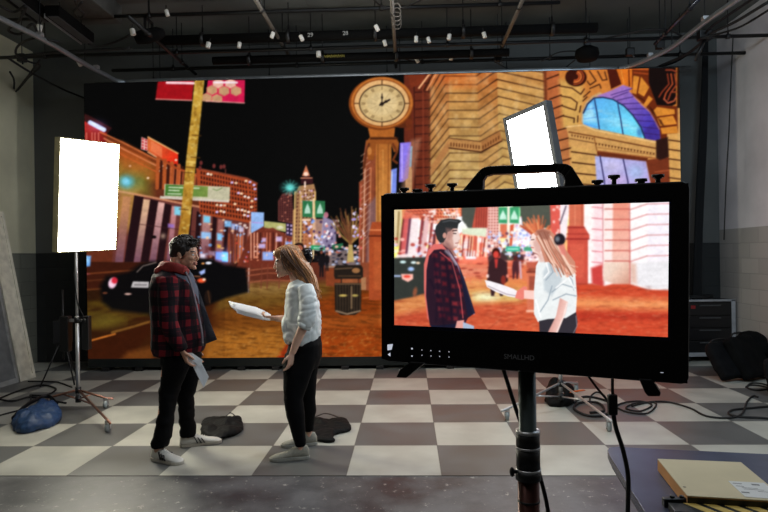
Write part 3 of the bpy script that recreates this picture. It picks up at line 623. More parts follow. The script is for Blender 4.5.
def paint_monitor(W):
    """the live picture on the field monitor: the street again, brighter, with the two people"""
    C = Canvas(392, 198, 672, 342, 2.4, (70, 74, 66))
    X, Y = np.meshgrid(C.X, C.Y)
    b = W.sample(313+(X-510)/.87, 209+(Y-214)/.87)
    lum = b.mean(2, keepdims=True)
    g = np.clip((b-.02)*1.75+.24*np.clip(lum*4, 0, 1), 0, 1.05)
    g = g*np.array([1.06, .97, .95])+np.array([.06, .02, .02])
    sky = (lum < .075)
    g = np.where(sky & (Y[..., None] < 262), np.array([.33, .34, .30]), g)
    C.a[:] = np.clip(g, 0, 1)
    R = random.Random(9)
    # brighter, busier middle distance
    C.poly([(392, 198), (402, 198), (401, 246), (392, 246)], (226, 206, 160)); C.line([(399, 212), (397, 246)], 1.6, (150, 120, 70))
    for x, w, c in ((405, 5, (214, 96, 96)), (409.5, 3, (110, 60, 80)), (414.5, 8, (250, 234, 236)), (421.5, 2.5, (140, 56, 60)), (426, 5, (240, 196, 196)), (431.5, 2.5, (150, 60, 56)), (402.5, 2, (120, 50, 46))):
        C.line([(x+1, 218), (x-3, 254)], w, c, .95)
    C.poly([(402, 209), (437, 208.5), (437, 217), (402, 219)], (224, 110, 84), .8)
    C.grid([(403, 210), (458, 208), (458, 222), (432, 222)], 14, 4, (130, 44, 34), .5, .6)
    C.speck([(424, 210), (458, 208), (458, 222), (424, 222)], 30, [(255, 250, 246), (255, 200, 190)], 1.6, 1.4, .9, 3)
    C.poly([(397, 254), (440, 253), (440, 258), (395, 258)], (250, 236, 236), .9, 1)
    C.speck([(394, 238), (470, 238), (470, 262), (394, 262)], 60, [(255, 244, 240), (255, 190, 180), (180, 60, 50), (210, 220, 255)], 2, 1.6, .85, 4)
    C.poly([(462, 207.5), (476, 207.5), (475, 232), (468, 228), (462, 220)], (78, 82, 74))
    C.poly([(476, 207), (488, 207), (488, 228), (472, 228)], (196, 84, 66))
    for k in range(5): C.line([(477+k*2.4, 207), (476+k*2.4, 228)], .9, (110, 40, 40), .8)
    C.poly([(462, 228), (486, 228), (486, 237), (462, 234)], (226, 234, 206)); C.poly([(460, 225), (466, 224), (466, 229), (460, 229)], (250, 250, 240))
    for k in range(10): C.line([(464+k*2.6, 236+k*.3), (462+k*2.6, 256)], 1.1, R.choice([(216, 96, 74), (130, 40, 36), (255, 214, 204)]))
    C.poly([(488, 206), (499, 206), (499, 250), (487, 250)], (246, 196, 186)); C.grid([(488, 206), (499, 206), (499, 248), (487, 248)], 4, 14, (170, 84, 74), .5, .5)
    for x0, x1 in ((498.5, 507.5), (509.5, 519)):
        C.poly([(x0, 207), (x1, 207), (x1, 223.5), (x0, 223)], (62, 160, 108)); xm = (x0+x1)/2
        C.poly([(xm-3, 216), (xm, 210), (xm+3, 216), (xm+3.6, 219.5), (xm-3.6, 219.5)], (206, 246, 226))
    C.line([(508.5, 205), (508.2, 252)], 2.2, (255, 244, 226)); C.poly([(500, 224), (507, 224), (507, 238), (500, 238)], (226, 120, 88)); C.poly([(510, 225), (514, 224), (512, 246), (509.6, 246)], (214, 92, 60))
    C.speck([(488, 232), (532, 232), (532, 256), (488, 256)], 90, [(255, 255, 255), (226, 226, 255), (170, 190, 250), (255, 190, 180), (120, 70, 90)], 1.7, 1.6, .9, 7)
    C.speck([(514, 222), (532, 222), (532, 240), (514, 240)], 30, [(230, 230, 255), (160, 170, 230), (255, 210, 210)], 1.6, 1.6, .9, 8)
    C.poly([(506, 246.5), (520, 246.5), (520, 251.5), (506, 251.5)], (60, 186, 150)); C.poly([(524, 247), (536, 247), (536, 251), (524, 251)], (80, 170, 130)); C.line([(508, 249), (518, 249)], 1, (220, 255, 240))
    C.poly([(520, 207), (551, 205), (551, 228), (523, 228)], (82, 86, 76))
    for k in range(40):
        t = -math.pi/2+R.uniform(-1.1, 1.1); L = R.uniform(10, 21)
        C.line([(540, 240), (538+math.cos(t)*L, 236+math.sin(t)*L)], R.uniform(.8, 1.8), R.choice([(224, 120, 80), (190, 84, 54), (240, 160, 110)]), .9)
    # ground
    C.poly([(392, 262), (600, 262), (600, 345), (392, 345)], (206, 90, 60), .55, 3)
    C.poly([(392, 298), (452, 288), (480, 286), (540, 282), (540, 300), (392, 322)], (226, 150, 86), .8, 5)
    C.poly([(440, 268), (500, 266), (500, 274), (440, 276)], (232, 150, 120), .7, 3); C.speck([(436, 262), (545, 260), (545, 276), (436, 280)], 50, [(255, 226, 214), (150, 50, 40), (190, 80, 60), (255, 170, 140)], 3.4, .9, .7, 21)
    C.poly([(470, 292), (520, 290), (520, 302), (474, 304)], (220, 196, 120), .8, 4); C.ell(486, 297, 11, 4, (250, 250, 206), .9, 3)
    C.poly([(392, 316), (450, 304), (566, 303), (700, 316), (700, 345), (392, 345)], (200, 78, 52), .9, 4, (214, 92, 56), ((400, 310), (640, 340)))
    C.line([(500, 320), (487, 330)], .9, (150, 60, 40), .7)
    # right: column base and white pilasters
    C.poly([(550, 204), (562, 203), (562, 262), (556, 240), (551, 232)], (226, 96, 84)); C.speck([(552, 205), (560, 205), (560, 236), (552, 236)], 8, [(255, 210, 200)], 1.4, 1.6, .9, 3)
    C.poly([(560, 203), (570, 203), (566, 240), (560, 240)], (250, 236, 240)); C.line([(566, 206), (560, 224)], 1.2, (90, 70, 90))
    C.poly([(583, 202), (690, 198), (690, 300), (583, 286)], (255, 246, 244))
    C.poly([(569, 202), (584, 202), (584, 228), (569, 228)], (214, 112, 84)); C.line([(575, 203), (575, 227)], 1, (236, 146, 112), .8); C.line([(582, 203), (582, 227)], 1, (170, 70, 54), .8)
    C.poly([(568, 226), (584, 226), (589.5, 235), (589.5, 238), (588, 239), (588, 284), (594, 292), (560, 292), (566, 282)], (206, 82, 66)); C.line([(568, 227.5), (584, 227.5)], 1.4, (150, 44, 40), .9); C.line([(567, 234), (588, 234)], 1.2, (160, 50, 44), .8); C.line([(566, 239), (589, 239)], 1.6, (140, 36, 36), .8)
    C.poly([(570, 244), (584, 244), (584, 278), (570, 278)], (222, 100, 78), .7, 1); C.line([(562, 284), (592, 284)], 1.2, (150, 50, 40), .7)
    C.poly([(594, 202), (603, 202), (603, 266), (594, 270)], (255, 226, 230), 1, 1.4)
    for k in range(6): C.line([(592, 207+k*11), (603, 208+k*11)], 1, (214, 96, 110), .8)
    C.line([(603, 202), (603.2, 268)], 1.3, (176, 70, 80)); C.poly([(591, 268), (603, 264), (604, 288), (592, 284)], (206, 60, 56), .95, 1.5)
    C.poly([(603, 201), (614, 201), (614, 284), (603, 276)], (255, 236, 232), 1, 1); C.poly([(613, 201), (629, 201), (630, 284), (612, 283)], (236, 150, 128), 1, 1, (250, 214, 200), ((620, 205), (618, 275)))
    C.poly([(604, 262), (629, 262), (630, 284.5), (614, 284), (603, 280)], (240, 214, 196), .9, 1, (210, 150, 128), ((612, 270), (628, 284)))
    C.poly([(629, 201), (690, 199), (690, 290), (648, 288.5), (630, 283)], (255, 250, 250)); C.poly([(647, 200), (690, 199), (690, 262), (648, 262)], (246, 240, 250), .8, 2)
    C.poly([(630, 262), (690, 262), (690, 290.5), (648, 288.5), (631, 283)], (234, 232, 236), .9, 2); C.poly([(630, 262), (636, 264), (637, 284), (631, 283)], (226, 180, 160), .8, 2)
    L = (206, 112, 112)
    for k in range(6):
        y = 208+k*10.4
        C.line([(605, y+1), (629, y+1)], 1.1, (196, 84, 76), .9); C.line([(629, y+2), (647, y-4)], 1, L, .85); C.line([(647, y-4), (690, y-5)], 1, L, .7)
    C.line([(629.5, 201), (630, 283)], 1.3, (200, 90, 80), .8)
    C.poly([(566, 286), (592, 284), (604, 286), (612, 284), (630, 284), (648, 289.5), (690, 291), (690, 345), (566, 345)], (208, 76, 48), 1, .8)
    C.poly([(566, 297), (690, 300), (690, 311), (566, 308)], (240, 156, 96), .85, 4); C.poly([(566, 312), (690, 314), (690, 320), (566, 320)], (176, 48, 34), .7, 3)
    C.poly([(392, 286), (690, 286), (690, 345), (392, 345)], (120, 34, 22), .4, 1, tex=(8, 1.6, .5, .9, 41)); C.poly([(392, 290), (690, 290), (690, 345), (392, 345)], (255, 190, 140), .3, 1, tex=(6, 1.5, .55, .9, 43))
    # car at the left
    C.poly([(392, 258), (428, 257), (436, 262), (436, 290), (412, 297), (392, 301)], (52, 56, 52), 1, .8)
    C.ell(403, 262, 3, 1.4, (220, 250, 250)); C.ell(413.5, 262.5, 2.6, 1.3, (230, 250, 250)); C.ell(418, 263, 2, 1.2, (250, 220, 190)); C.ell(411, 269, 3, 2, (170, 200, 250), 1, .7)
    C.poly([(401, 274), (413, 274), (413, 279), (408, 282), (402, 279)], (255, 190, 176)); C.ell(407, 276.5, 3.4, 1.4, (230, 60, 44), .9); C.line([(392, 276), (400, 276)], 1.6, (190, 210, 255)); C.ell(415, 292, 2, 4.6, (170, 90, 60), .8, .8, .2)
    # man in the dark suit and two walkers far behind
    C.poly([(493, 258), (500, 258), (507, 262), (508, 281), (504, 284), (503, 296), (500, 296), (497, 284), (494, 296), (491, 296), (490, 284), (487, 280), (489, 262)], (58, 34, 38)); C.ell(496, 253, 4.2, 5.4, (60, 20, 16)); C.ell(496, 254.6, 2.8, 3.6, (214, 70, 60)); C.poly([(494.5, 259), (498, 259), (497, 268), (495.4, 268)], (200, 60, 56)); C.ell(487.6, 276, 1.4, 1.8, (255, 220, 210)); C.ell(507.5, 276, 1.4, 1.8, (240, 140, 120)); C.ell(503.4, 280, 2.4, 4.6, (150, 50, 40), .9)
    C.poly([(513, 261), (518, 261), (519, 270), (518, 279), (516.6, 279), (515.6, 271), (514, 279), (512.6, 279), (512, 268)], (80, 40, 46)); C.ell(515.4, 258.4, 2, 2.4, (90, 36, 34)); C.line([(520, 262), (521, 278)], 2, (210, 190, 214), .8)
    # bin behind the woman's arm
    C.poly([(526, 262), (541, 262), (541, 268), (527, 268)], (196, 96, 74)); C.poly([(527, 272), (541, 272), (541, 313), (527, 313)], (220, 120, 90), .8); C.line([(527, 272), (541, 272)], 1.4, (120, 50, 40)); C.line([(527, 311), (541, 311)], 2, (250, 196, 170)); C.poly([(529, 276), (539, 276), (539, 290), (529, 290)], (150, 70, 54), .8)
    C.finish(1.3, .03)
    # --- man
    H = (46, 48, 50)
    C.poly([(441, 242), (452, 244), (453, 250), (457, 256), (450, 256), (440, 250)], (172, 120, 110))
    C.poly([(443, 229), (452, 226), (457.6, 228), (458, 232), (459.4, 235.4), (461, 239), (459, 240.4), (459.2, 242), (458, 243.6), (458, 245.6), (456.6, 248), (453, 249), (447, 246.6), (442, 241)], (204, 158, 146)); C.poly([(454.5, 229), (457.6, 229), (459.4, 235.4), (460.6, 238.8), (458.6, 240.4), (457.6, 246.5), (454, 246), (452.6, 238)], (248, 226, 218), .8, .9)
    C.poly([(436, 226), (441, 220), (449, 218.5), (459, 219.5), (461.6, 221), (458.5, 224), (457.6, 228.5), (453, 228.4), (450.5, 231), (447.6, 232), (446, 238), (443.6, 242.4), (440, 243), (437, 239), (435, 231)], H); C.line([(443, 222), (450, 220.5), (457, 221.6)], 1.2, (84, 88, 92), .8)
    C.ell(444.6, 235.5, 1.9, 2.8, (206, 150, 136)); C.line([(452.6, 230.8), (456.6, 230.4)], 1.1, (60, 40, 40)); C.line([(453.4, 233.4), (456, 233.6)], .9, (60, 44, 44)); C.line([(455.6, 243.2), (458.4, 242.9)], .8, (170, 96, 90)); C.line([(435, 224), (440, 219), (452, 217.6)], .9, (200, 190, 180), .7)
    J = (44, 26, 40)
    C.poly([(432, 246), (441, 243.5), (450, 250), (455, 258), (460, 268), (466, 284), (475, 313), (468, 318), (464, 325), (456, 330), (450, 328), (430, 326), (427, 306), (424, 284), (424.5, 262), (428, 250)], J)
    C.poly([(428, 250), (434, 244), (442, 244), (447, 250), (441, 249), (434, 250), (429, 256), (426.5, 270), (426, 296), (429, 322), (427.4, 318), (424, 290), (424, 264)], (222, 110, 104))
    for yy in range(8):
        for xx in range(4):
            x, y = 435+xx*7.2+yy*.9, 256+yy*8.6+xx*1.6
            x += R.uniform(-1, 1); y += R.uniform(-1.2, 1.2); w_ = R.uniform(1.4, 2.9)
            if x < 459+yy*1.2: C.poly([(x-w_, y-2), (x+w_, y-1.2), (x+w_*1.1, y+2.4), (x-w_, y+2)], R.choice([(150, 36, 44), (190, 56, 60), (120, 30, 44)]), R.uniform(.45, .8), 1.2)
    C.line([(440, 252), (452, 262), (460, 290), (463, 318)], 1.1, (214, 90, 90), .8); C.line([(448, 250), (458, 266), (467, 290), (474, 314)], 1.3, (170, 140, 170), .8)
    C.poly([(459, 266), (464, 278), (475, 313), (468, 317), (464, 296)], (30, 30, 52), .9)
    C.poly([(432, 326), (455, 328), (466, 321), (463, 330), (474, 331), (474, 327), (463, 323)], (24, 28, 50)); C.poly([(457, 321), (464, 320), (464, 329), (455, 329)], (226, 160, 150)); C.poly([(463, 322), (474, 326), (474, 334), (463, 334)], (170, 186, 210))
    C.poly([(431, 325), (456, 329), (456, 336), (431, 336)], (26, 30, 52))
    C.poly([(441, 262), (452, 262), (457, 300), (450, 326), (440, 326)], (28, 16, 30), .35, 4)
    C.line([(446, 251), (451, 256), (456, 264)], 2.6, (206, 206, 220), .55, 1)
    for a in (((434, 256), (438, 290), (436, 322)), ((446, 262), (450, 292), (452, 322)), ((430, 280), (440, 300), (444, 326))): C.line(a, 2.2, (26, 18, 34), .55, 1.2)
    C.poly([(444, 240), (449, 243), (453, 248), (452, 254), (446, 250)], (120, 76, 76), .5, 1.5); C.poly([(446, 228), (452, 229), (451, 238), (447, 242)], (170, 120, 112), .5, 1.5)
    # --- woman
    C.poly([(484.8, 280), (490, 281), (502, 284.6), (514, 289), (520, 293), (518, 298), (508, 296.4), (496, 292), (487, 287)], (246, 240, 244)); C.line([(488, 286), (506, 294), (517, 296)], 1, (170, 150, 160), .8)
    C.poly([(517, 291), (524, 286), (527, 287), (528, 297), (522, 300), (515, 298)], (236, 130, 116)); C.poly([(524, 290), (540, 291), (540, 300), (524, 298.6)], (250, 206, 196))
    C.poly([(532, 234), (540, 231), (547, 240), (546, 256), (539, 256), (534.6, 253), (532.4, 251.6), (531.6, 249), (530.8, 247.4), (531, 245.4), (528.8, 243.6), (530.6, 240)], (250, 222, 212)); C.poly([(533, 242), (537, 238), (542, 246), (540, 254), (535, 251)], (210, 160, 150), .7, 1); C.line([(531.4, 239.8), (534, 239.6)], .9, (110, 70, 64)); C.line([(531, 247.3), (533.4, 247.8)], .9, (200, 96, 90))
    C.poly([(546, 251), (556, 254), (566, 262), (575, 270), (577, 296), (575.6, 318), (566, 320), (548, 321), (538, 322), (534, 314), (534, 290), (536, 266), (541, 256)], (236, 240, 240))
    C.poly([(548, 262), (558, 262), (562, 280), (552, 296), (544, 290), (543, 272)], (196, 206, 212), .9, 1.4)
    for a in (((545, 262), (552, 258), (560, 266)), ((546, 280), (553, 272), (550, 264)), ((552, 292), (562, 284), (575, 288)), ((553, 300), (566, 294), (576, 296)), ((540, 312), (548, 300), (552, 286)), ((562, 268), (572, 280), (574, 290))): C.line(a, 1.2, (150, 164, 176), .8)
    for a in (((544, 278), (549, 272), (546, 262)), ((556, 288), (566, 280)), ((536, 300), (541, 318)), ((566, 272), (575, 290))): C.line(a, 1.4, (255, 255, 255), .9)
    C.poly([(539, 321), (548, 319), (566, 318), (576, 312), (577.6, 322), (575, 334), (570, 344), (540, 344)], (52, 48, 56)); C.line([(576, 316), (577, 326), (573, 334)], .8, (150, 140, 150), .8)
    C.poly([(560, 298), (568, 302), (566, 312), (558, 332), (553, 344), (543, 344), (549, 330), (556, 316)], (246, 206, 196), 1, .5, (206, 140, 130), ((566, 310), (552, 306))); C.line([(567, 303), (563, 318), (556, 334)], 1, (255, 240, 236), .8)
    C.line([(533, 252.4), (538, 254.6), (541, 258)], 1.1, (150, 90, 84), .8); C.poly([(537, 253), (545, 254), (547, 262), (540, 262)], (232, 190, 178), .9, 1)
    Hc = [(226, 150, 124), (176, 108, 86), (244, 190, 164), (134, 84, 66), (250, 216, 196)]
    C.poly([(534, 234), (537, 230), (543, 228.6), (550, 230), (556, 236), (566, 250), (575, 262), (576, 272), (570, 276), (560, 268), (550, 262), (545, 262), (541, 250), (540, 240)], (206, 138, 114))
    for k in range(34):
        u = k/33.; x0 = 536+u*16; y0 = 238-6*math.sin(u*math.pi)
        C.line([(x0, y0), (543+u*16, 250-u*4), (550+u*20+R.uniform(-2, 2), 262+u*2), (556+u*20+R.uniform(-2, 2), 272+R.uniform(-6, 5))], 1., R.choice(Hc), .85)
    C.poly([(536, 231), (543, 229), (550, 232), (549, 240), (541, 239)], (140, 84, 70), .7, 1.2)
    C.ell(559.6, 239.6, 5.6, 6.2, (34, 28, 36), 1, .8); C.ell(557.4, 239, 2.2, 2.6, (130, 140, 150), .8, 1.2); C.poly([(558, 245), (565, 244), (566, 256), (561, 254)], (226, 130, 120), .8, 1)
    C.finish(.9, .05)
    return C
# ================================================================ picture grids
def picture_grid(name, m, corner, ux, uz, nx, nz, canvas, to_draw, parent, org):
    """a flat emissive picture made of small cells; each cell corner carries its own picture colour"""
    i, j = np.meshgrid(np.linspace(0, 1, nx+1), np.linspace(0, 1, nz+1))
    c, u, v = (np.array(q, float) for q in (corner, ux, uz))
    P = c+i.reshape(-1, 1)*u+j.reshape(-1, 1)*v
    x, y = to_draw(P); rgb = canvas.sample(x, y)
    rgb = np.where(rgb <= .04045, rgb/12.92, ((rgb+.055)/1.055)**2.4)
    me = bpy.data.meshes.new(name); me.vertices.add(len(P)); me.vertices.foreach_set('co', (P-np.array(org)).astype(np.float32).ravel())
    a = (np.arange(nz)[:, None]*(nx+1)+np.arange(nx)[None]).ravel()
    q = np.stack([a, a+1, a+nx+2, a+nx+1], 1)
    me.loops.add(q.size); me.loops.foreach_set('vertex_index', q.ravel().astype(np.int32))
    me.polygons.add(len(q)); me.polygons.foreach_set('loop_start', np.arange(0, q.size, 4, dtype=np.int32))
    me.update(calc_edges=True)
    at = me.color_attributes.new('picture', 'FLOAT_COLOR', 'POINT')
    at.data.foreach_set('color', np.concatenate([rgb, np.ones((len(rgb), 1))], 1).astype(np.float32).ravel())
    o = link(name, me, m, parent); return o
_B = np.array([list(CR), list(CU), list(CF)])
def draw_coords(P):
    """drawing units of the pictures: measured where each spot of the flat screen is seen"""
    q = (P-np.array(EYE))@_B.T
    return 384+F*q[:, 0]/q[:, 2], 256-F*q[:, 1]/q[:, 2]

# ================================================================ room
BACK, LEFT, RIGHT, CEIL = 8.75, W(35, 200, 8.75).x, W(719, 200, 8.75).x, 4.62
def wall_mat(name, up, low, zsplit, bx, blocks=True, mortar=.75):
    """painted wall above a band of concrete blocks"""
    m = bpy.data.materials.new(name); m.use_nodes = True; nt = m.node_tree; b = nt.nodes['Principled BSDF']; b.inputs['Roughness'].default_value = .75
    tc = nt.nodes.new('ShaderNodeTexCoord'); sp = nt.nodes.new('ShaderNodeSeparateXYZ'); nt.links.new(tc.outputs['Object'], sp.inputs[0])
    cb = nt.nodes.new('ShaderNodeCombineXYZ'); nt.links.new(sp.outputs[bx], cb.inputs[0]); nt.links.new(sp.outputs[2], cb.inputs[1])
    br = nt.nodes.new('ShaderNodeTexBrick'); nt.links.new(cb.outputs[0], br.inputs['Vector'])
    br.inputs['Scale'].default_value = 1.; br.inputs['Brick Width'].default_value = .40; br.inputs['Row Height'].default_value = .2; br.inputs['Mortar Size'].default_value = .006; br.inputs['Mortar Smooth'].default_value = .4
    c = lin(low); br.inputs['Color1'].default_value = (*c, 1); br.inputs['Color2'].default_value = (*[v*.86 for v in c], 1); br.inputs['Mortar'].default_value = (*[v*mortar for v in c], 1)
    n = nt.nodes.new('ShaderNodeTexNoise'); n.inputs['Scale'].default_value = 1.3; n.inputs['Detail'].default_value = 6; nt.links.new(tc.outputs['Object'], n.inputs['Vector'])
    r = nt.nodes.new('ShaderNodeValToRGB'); u = lin(up); r.color_ramp.elements[0].color = (*[v*.85 for v in u], 1); r.color_ramp.elements[1].color = (*[min(1, v*1.1) for v in u], 1); r.color_ramp.elements[0].position = .35; r.color_ramp.elements[1].position = .65
    nt.links.new(n.outputs['Fac'], r.inputs['Fac'])
    g = math_node(nt, 'GREATER_THAN', sp.outputs[2], zsplit)
    mx = nt.nodes.new('ShaderNodeMix'); mx.data_type = 'RGBA'; nt.links.new(g, mx.inputs[0]); nt.links.new(br.outputs['Color'], mx.inputs[6]); nt.links.new(r.outputs['Color'], mx.inputs[7])
    nt.links.new(mx.outputs[2], b.inputs['Base Color'])
    bp = nt.nodes.new('ShaderNodeBump'); bp.inputs['Strength'].default_value = .5; bp.inputs['Distance'].default_value = .01
    iv = math_node(nt, 'SUBTRACT', 1., br.outputs['Fac']); nt.links.new(math_node(nt, 'MAXIMUM', iv, g), bp.inputs['Height']); nt.links.new(bp.outputs['Normal'], b.inputs['Normal'])
    return m
def plain(name, lo, hi, m):
    o = MB().box(lo, hi).build(name, m, org=(0, 0, 0)); return struct(o)
M_lw = wall_mat('left wall paint', (226, 220, 190), (128, 128, 116), 1.62, 1)
M_rw = wall_mat('right wall paint', (222, 216, 218), (184, 178, 172), 1.80, 1)
M_bw = wall_mat('back wall paint', (96, 98, 96), (44, 46, 46), 1.62, 0)
plain('wall_left', (LEFT-.15, -3.2, 0), (LEFT, BACK+.15, CEIL), M_lw)
plain('wall_right', (RIGHT, -3.2, 0), (RIGHT+.15, BACK+.15, CEIL), M_rw)
plain('wall_back', (LEFT, BACK, 0), (RIGHT, BACK+.15, CEIL), M_bw)
plain('wall_front', (LEFT-.15, -3.35, 0), (RIGHT+.15, -3.2, CEIL), mat('front wall paint', (60, 60, 58), .8, scale=2))
# ceiling with board seams
mc = mat('ceiling paint', (104, 108, 106), .85, var=.2, scale=1.2)
nt = mc.node_tree; tc = nt.nodes.new('ShaderNodeTexCoord'); br = nt.nodes.new('ShaderNodeTexBrick'); nt.links.new(tc.outputs['Object'], br.inputs['Vector'])
br.inputs['Scale'].default_value = 1; br.inputs['Brick Width'].default_value = 2.4; br.inputs['Row Height'].default_value = 1.2; br.inputs['Mortar Size'].default_value = .012
bp = nt.nodes.new('ShaderNodeBump'); bp.inputs['Distance'].default_value = .02; nt.links.new(math_node(nt, 'SUBTRACT', 1., br.outputs['Fac']), bp.inputs['Height']); nt.links.new(bp.outputs['Normal'], nt.nodes['Principled BSDF'].inputs['Normal'])
plain('ceiling', (LEFT-.15, -3.35, CEIL), (RIGHT+.15, BACK+.15, CEIL+.15), mc)

# floor: dark sealed concrete in front, checkerboard sheet behind
TS, X0, Y0 = .6534, -.449, 4.111
mf = bpy.data.materials.new('sealed concrete'); mf.use_nodes = True; nt = mf.node_tree; b = nt.nodes['Principled BSDF']
tc = nt.nodes.new('ShaderNodeTexCoord'); n = nt.nodes.new('ShaderNodeTexNoise'); n.inputs['Scale'].default_value = 2.2; n.inputs['Detail'].default_value = 9; n.inputs['Roughness'].default_value = .65; nt.links.new(tc.outputs['Object'], n.inputs['Vector'])
r = nt.nodes.new('ShaderNodeValToRGB'); r.color_ramp.elements[0].position = .36; r.color_ramp.elements[0].color = (*lin((56, 57, 60)), 1); r.color_ramp.elements[1].position = .62; r.color_ramp.elements[1].color = (*lin((104, 104, 104)), 1)
nt.links.new(n.outputs['Fac'], r.inputs['Fac'])
n2 = nt.nodes.new('ShaderNodeTexNoise'); n2.inputs['Scale'].default_value = 16; n2.inputs['Detail'].default_value = 8; n2.inputs['Roughness'].default_value = .75; nt.links.new(tc.outputs['Object'], n2.inputs['Vector'])
r2 = nt.nodes.new('ShaderNodeValToRGB'); r2.color_ramp.elements[0].position = .60; r2.color_ramp.elements[0].color = (0, 0, 0, 1); r2.color_ramp.elements[1].position = .65; r2.color_ramp.elements[1].color = (1, 1, 1, 1); nt.links.new(n2.outputs['Fac'], r2.inputs['Fac'])
mx = nt.nodes.new('ShaderNodeMix'); mx.data_type = 'RGBA'; nt.links.new(r2.outputs['Color'], mx.inputs[0]); nt.links.new(r.outputs['Color'], mx.inputs[6]); mx.inputs[7].default_value = (*lin((170, 166, 158)), 1)
nt.links.new(mx.outputs[2], b.inputs['Base Color'])
rr = math_node(nt, 'MULTIPLY_ADD', n.outputs['Fac'], .5, .2); nt.links.new(rr, b.inputs['Roughness'])
bp = nt.nodes.new('ShaderNodeBump'); bp.inputs['Strength'].default_value = .15; bp.inputs['Distance'].default_value = .01; nt.links.new(n2.outputs['Fac'], bp.inputs['Height']); nt.links.new(bp.outputs['Normal'], b.inputs['Normal'])
plain('floor', (LEFT-.15, -3.35, -.12), (RIGHT+.15, BACK+.15, -.004), mf)

mt = bpy.data.materials.new('checkered sheet'); mt.use_nodes = True; nt = mt.node_tree; b = nt.nodes['Principled BSDF']
tc = nt.nodes.new('ShaderNodeTexCoord'); sp = nt.nodes.new('ShaderNodeSeparateXYZ'); nt.links.new(tc.outputs['Object'], sp.inputs[0])
ux = math_node(nt, 'DIVIDE', math_node(nt, 'SUBTRACT', sp.outputs[0], X0), TS); uy = math_node(nt, 'DIVIDE', math_node(nt, 'SUBTRACT', sp.outputs[1], Y0), TS)
par = math_node(nt, 'FLOORED_MODULO', math_node(nt, 'ADD', math_node(nt, 'FLOOR', ux), math_node(nt, 'FLOOR', uy)), 2.)
n = nt.nodes.new('ShaderNodeTexNoise'); n.inputs['Scale'].default_value = 3.; n.inputs['Detail'].default_value = 8; nt.links.new(tc.outputs['Object'], n.inputs['Vector'])
def ramp(c0, c1):
    r = nt.nodes.new('ShaderNodeValToRGB'); r.color_ramp.elements[0].position = .3; r.color_ramp.elements[1].position = .7
    r.color_ramp.elements[0].color = (*lin(c0), 1); r.color_ramp.elements[1].color = (*lin(c1), 1); nt.links.new(n.outputs['Fac'], r.inputs['Fac']); return r.outputs['Color']
mx = nt.nodes.new('ShaderNodeMix'); mx.data_type = 'RGBA'; nt.links.new(par, mx.inputs[0]); nt.links.new(ramp((166, 165, 155), (190, 188, 176)), mx.inputs[6]); nt.links.new(ramp((86, 87, 85), (104, 104, 102)), mx.inputs[7])
def edge(u):
    f = math_node(nt, 'FRACT', u); return math_node(nt, 'MINIMUM', f, math_node(nt, 'SUBTRACT', 1., f))
ed = math_node(nt, 'LESS_THAN', math_node(nt, 'MINIMUM', edge(ux), edge(uy)), .006)
mx2 = nt.nodes.new('ShaderNodeMix'); mx2.data_type = 'RGBA'; nt.links.new(math_node(nt, 'MULTIPLY', ed, .6), mx2.inputs[0]); nt.links.new(mx.outputs[2], mx2.inputs[6]); mx2.inputs[7].default_value = (*lin((70, 66, 60)), 1)
nt.links.new(mx2.outputs[2], b.inputs['Base Color'])
nt.links.new(math_node(nt, 'MULTIPLY_ADD', n.outputs['Fac'], .3, .26), b.inputs['Roughness'])
o = MB().box((LEFT+.001, Y0, -.004), (RIGHT-.001, BACK-.001, 0)).build('floor_1', mt, org=(0, 0, 0)); struct(o)

# ================================================================ LED wall
STREET = paint_street()
M_black = mat('black plastic', (16, 16, 17), .45, var=.1); M_matblack = mat('matte black', (9, 9, 9), .9, var=.1, spec=.15)
a = W(84, 84.5, 8.0); d = W(679, 68.5, 8.0)
xl, xr, zb, zt = a.x, d.x, .165, 3.9
led = thing('led_video_wall', 'huge flat LED video wall showing a night city street with a big clock', 'video wall', ((xl+xr)/2, 8.0, 0))
picture_grid('screen', screen_mat('LED picture'), (xl, 8.0, zb), (xr-xl, 0, 0), (0, 0, zt-zb), 830, 392, STREET, draw_coords, led, led.location)
MB().box((xl-.004, 8.002, zb), (xr+.004, 8.12, zt+.004)).build('panel_frame', M_matblack, led)
MB().box((xl, 7.99, .05), (xr, 8.12, zb)).build('base_strip', mat('dark green strip', (14, 20, 18), .5), led)
for k in range(17):
    x = xl+.25+k*(xr-xl-.5)/16
    MB().box((x-.05, 7.96, 0), (x+.05, 8.14, .05)).build('levelling_foot', M_black, led, bevel=.006)
for k in range(5):
    x = xl+.6+k*(xr-xl-1.2)/4
    m_ = MB(); m_.box((x-.03, 8.12, 0), (x+.03, 8.18, 3.7)); m_.tube([(x, 8.15, 2.8), (x, 8.5, 0.02)], .02); m_.build('support_strut', M_black, led)

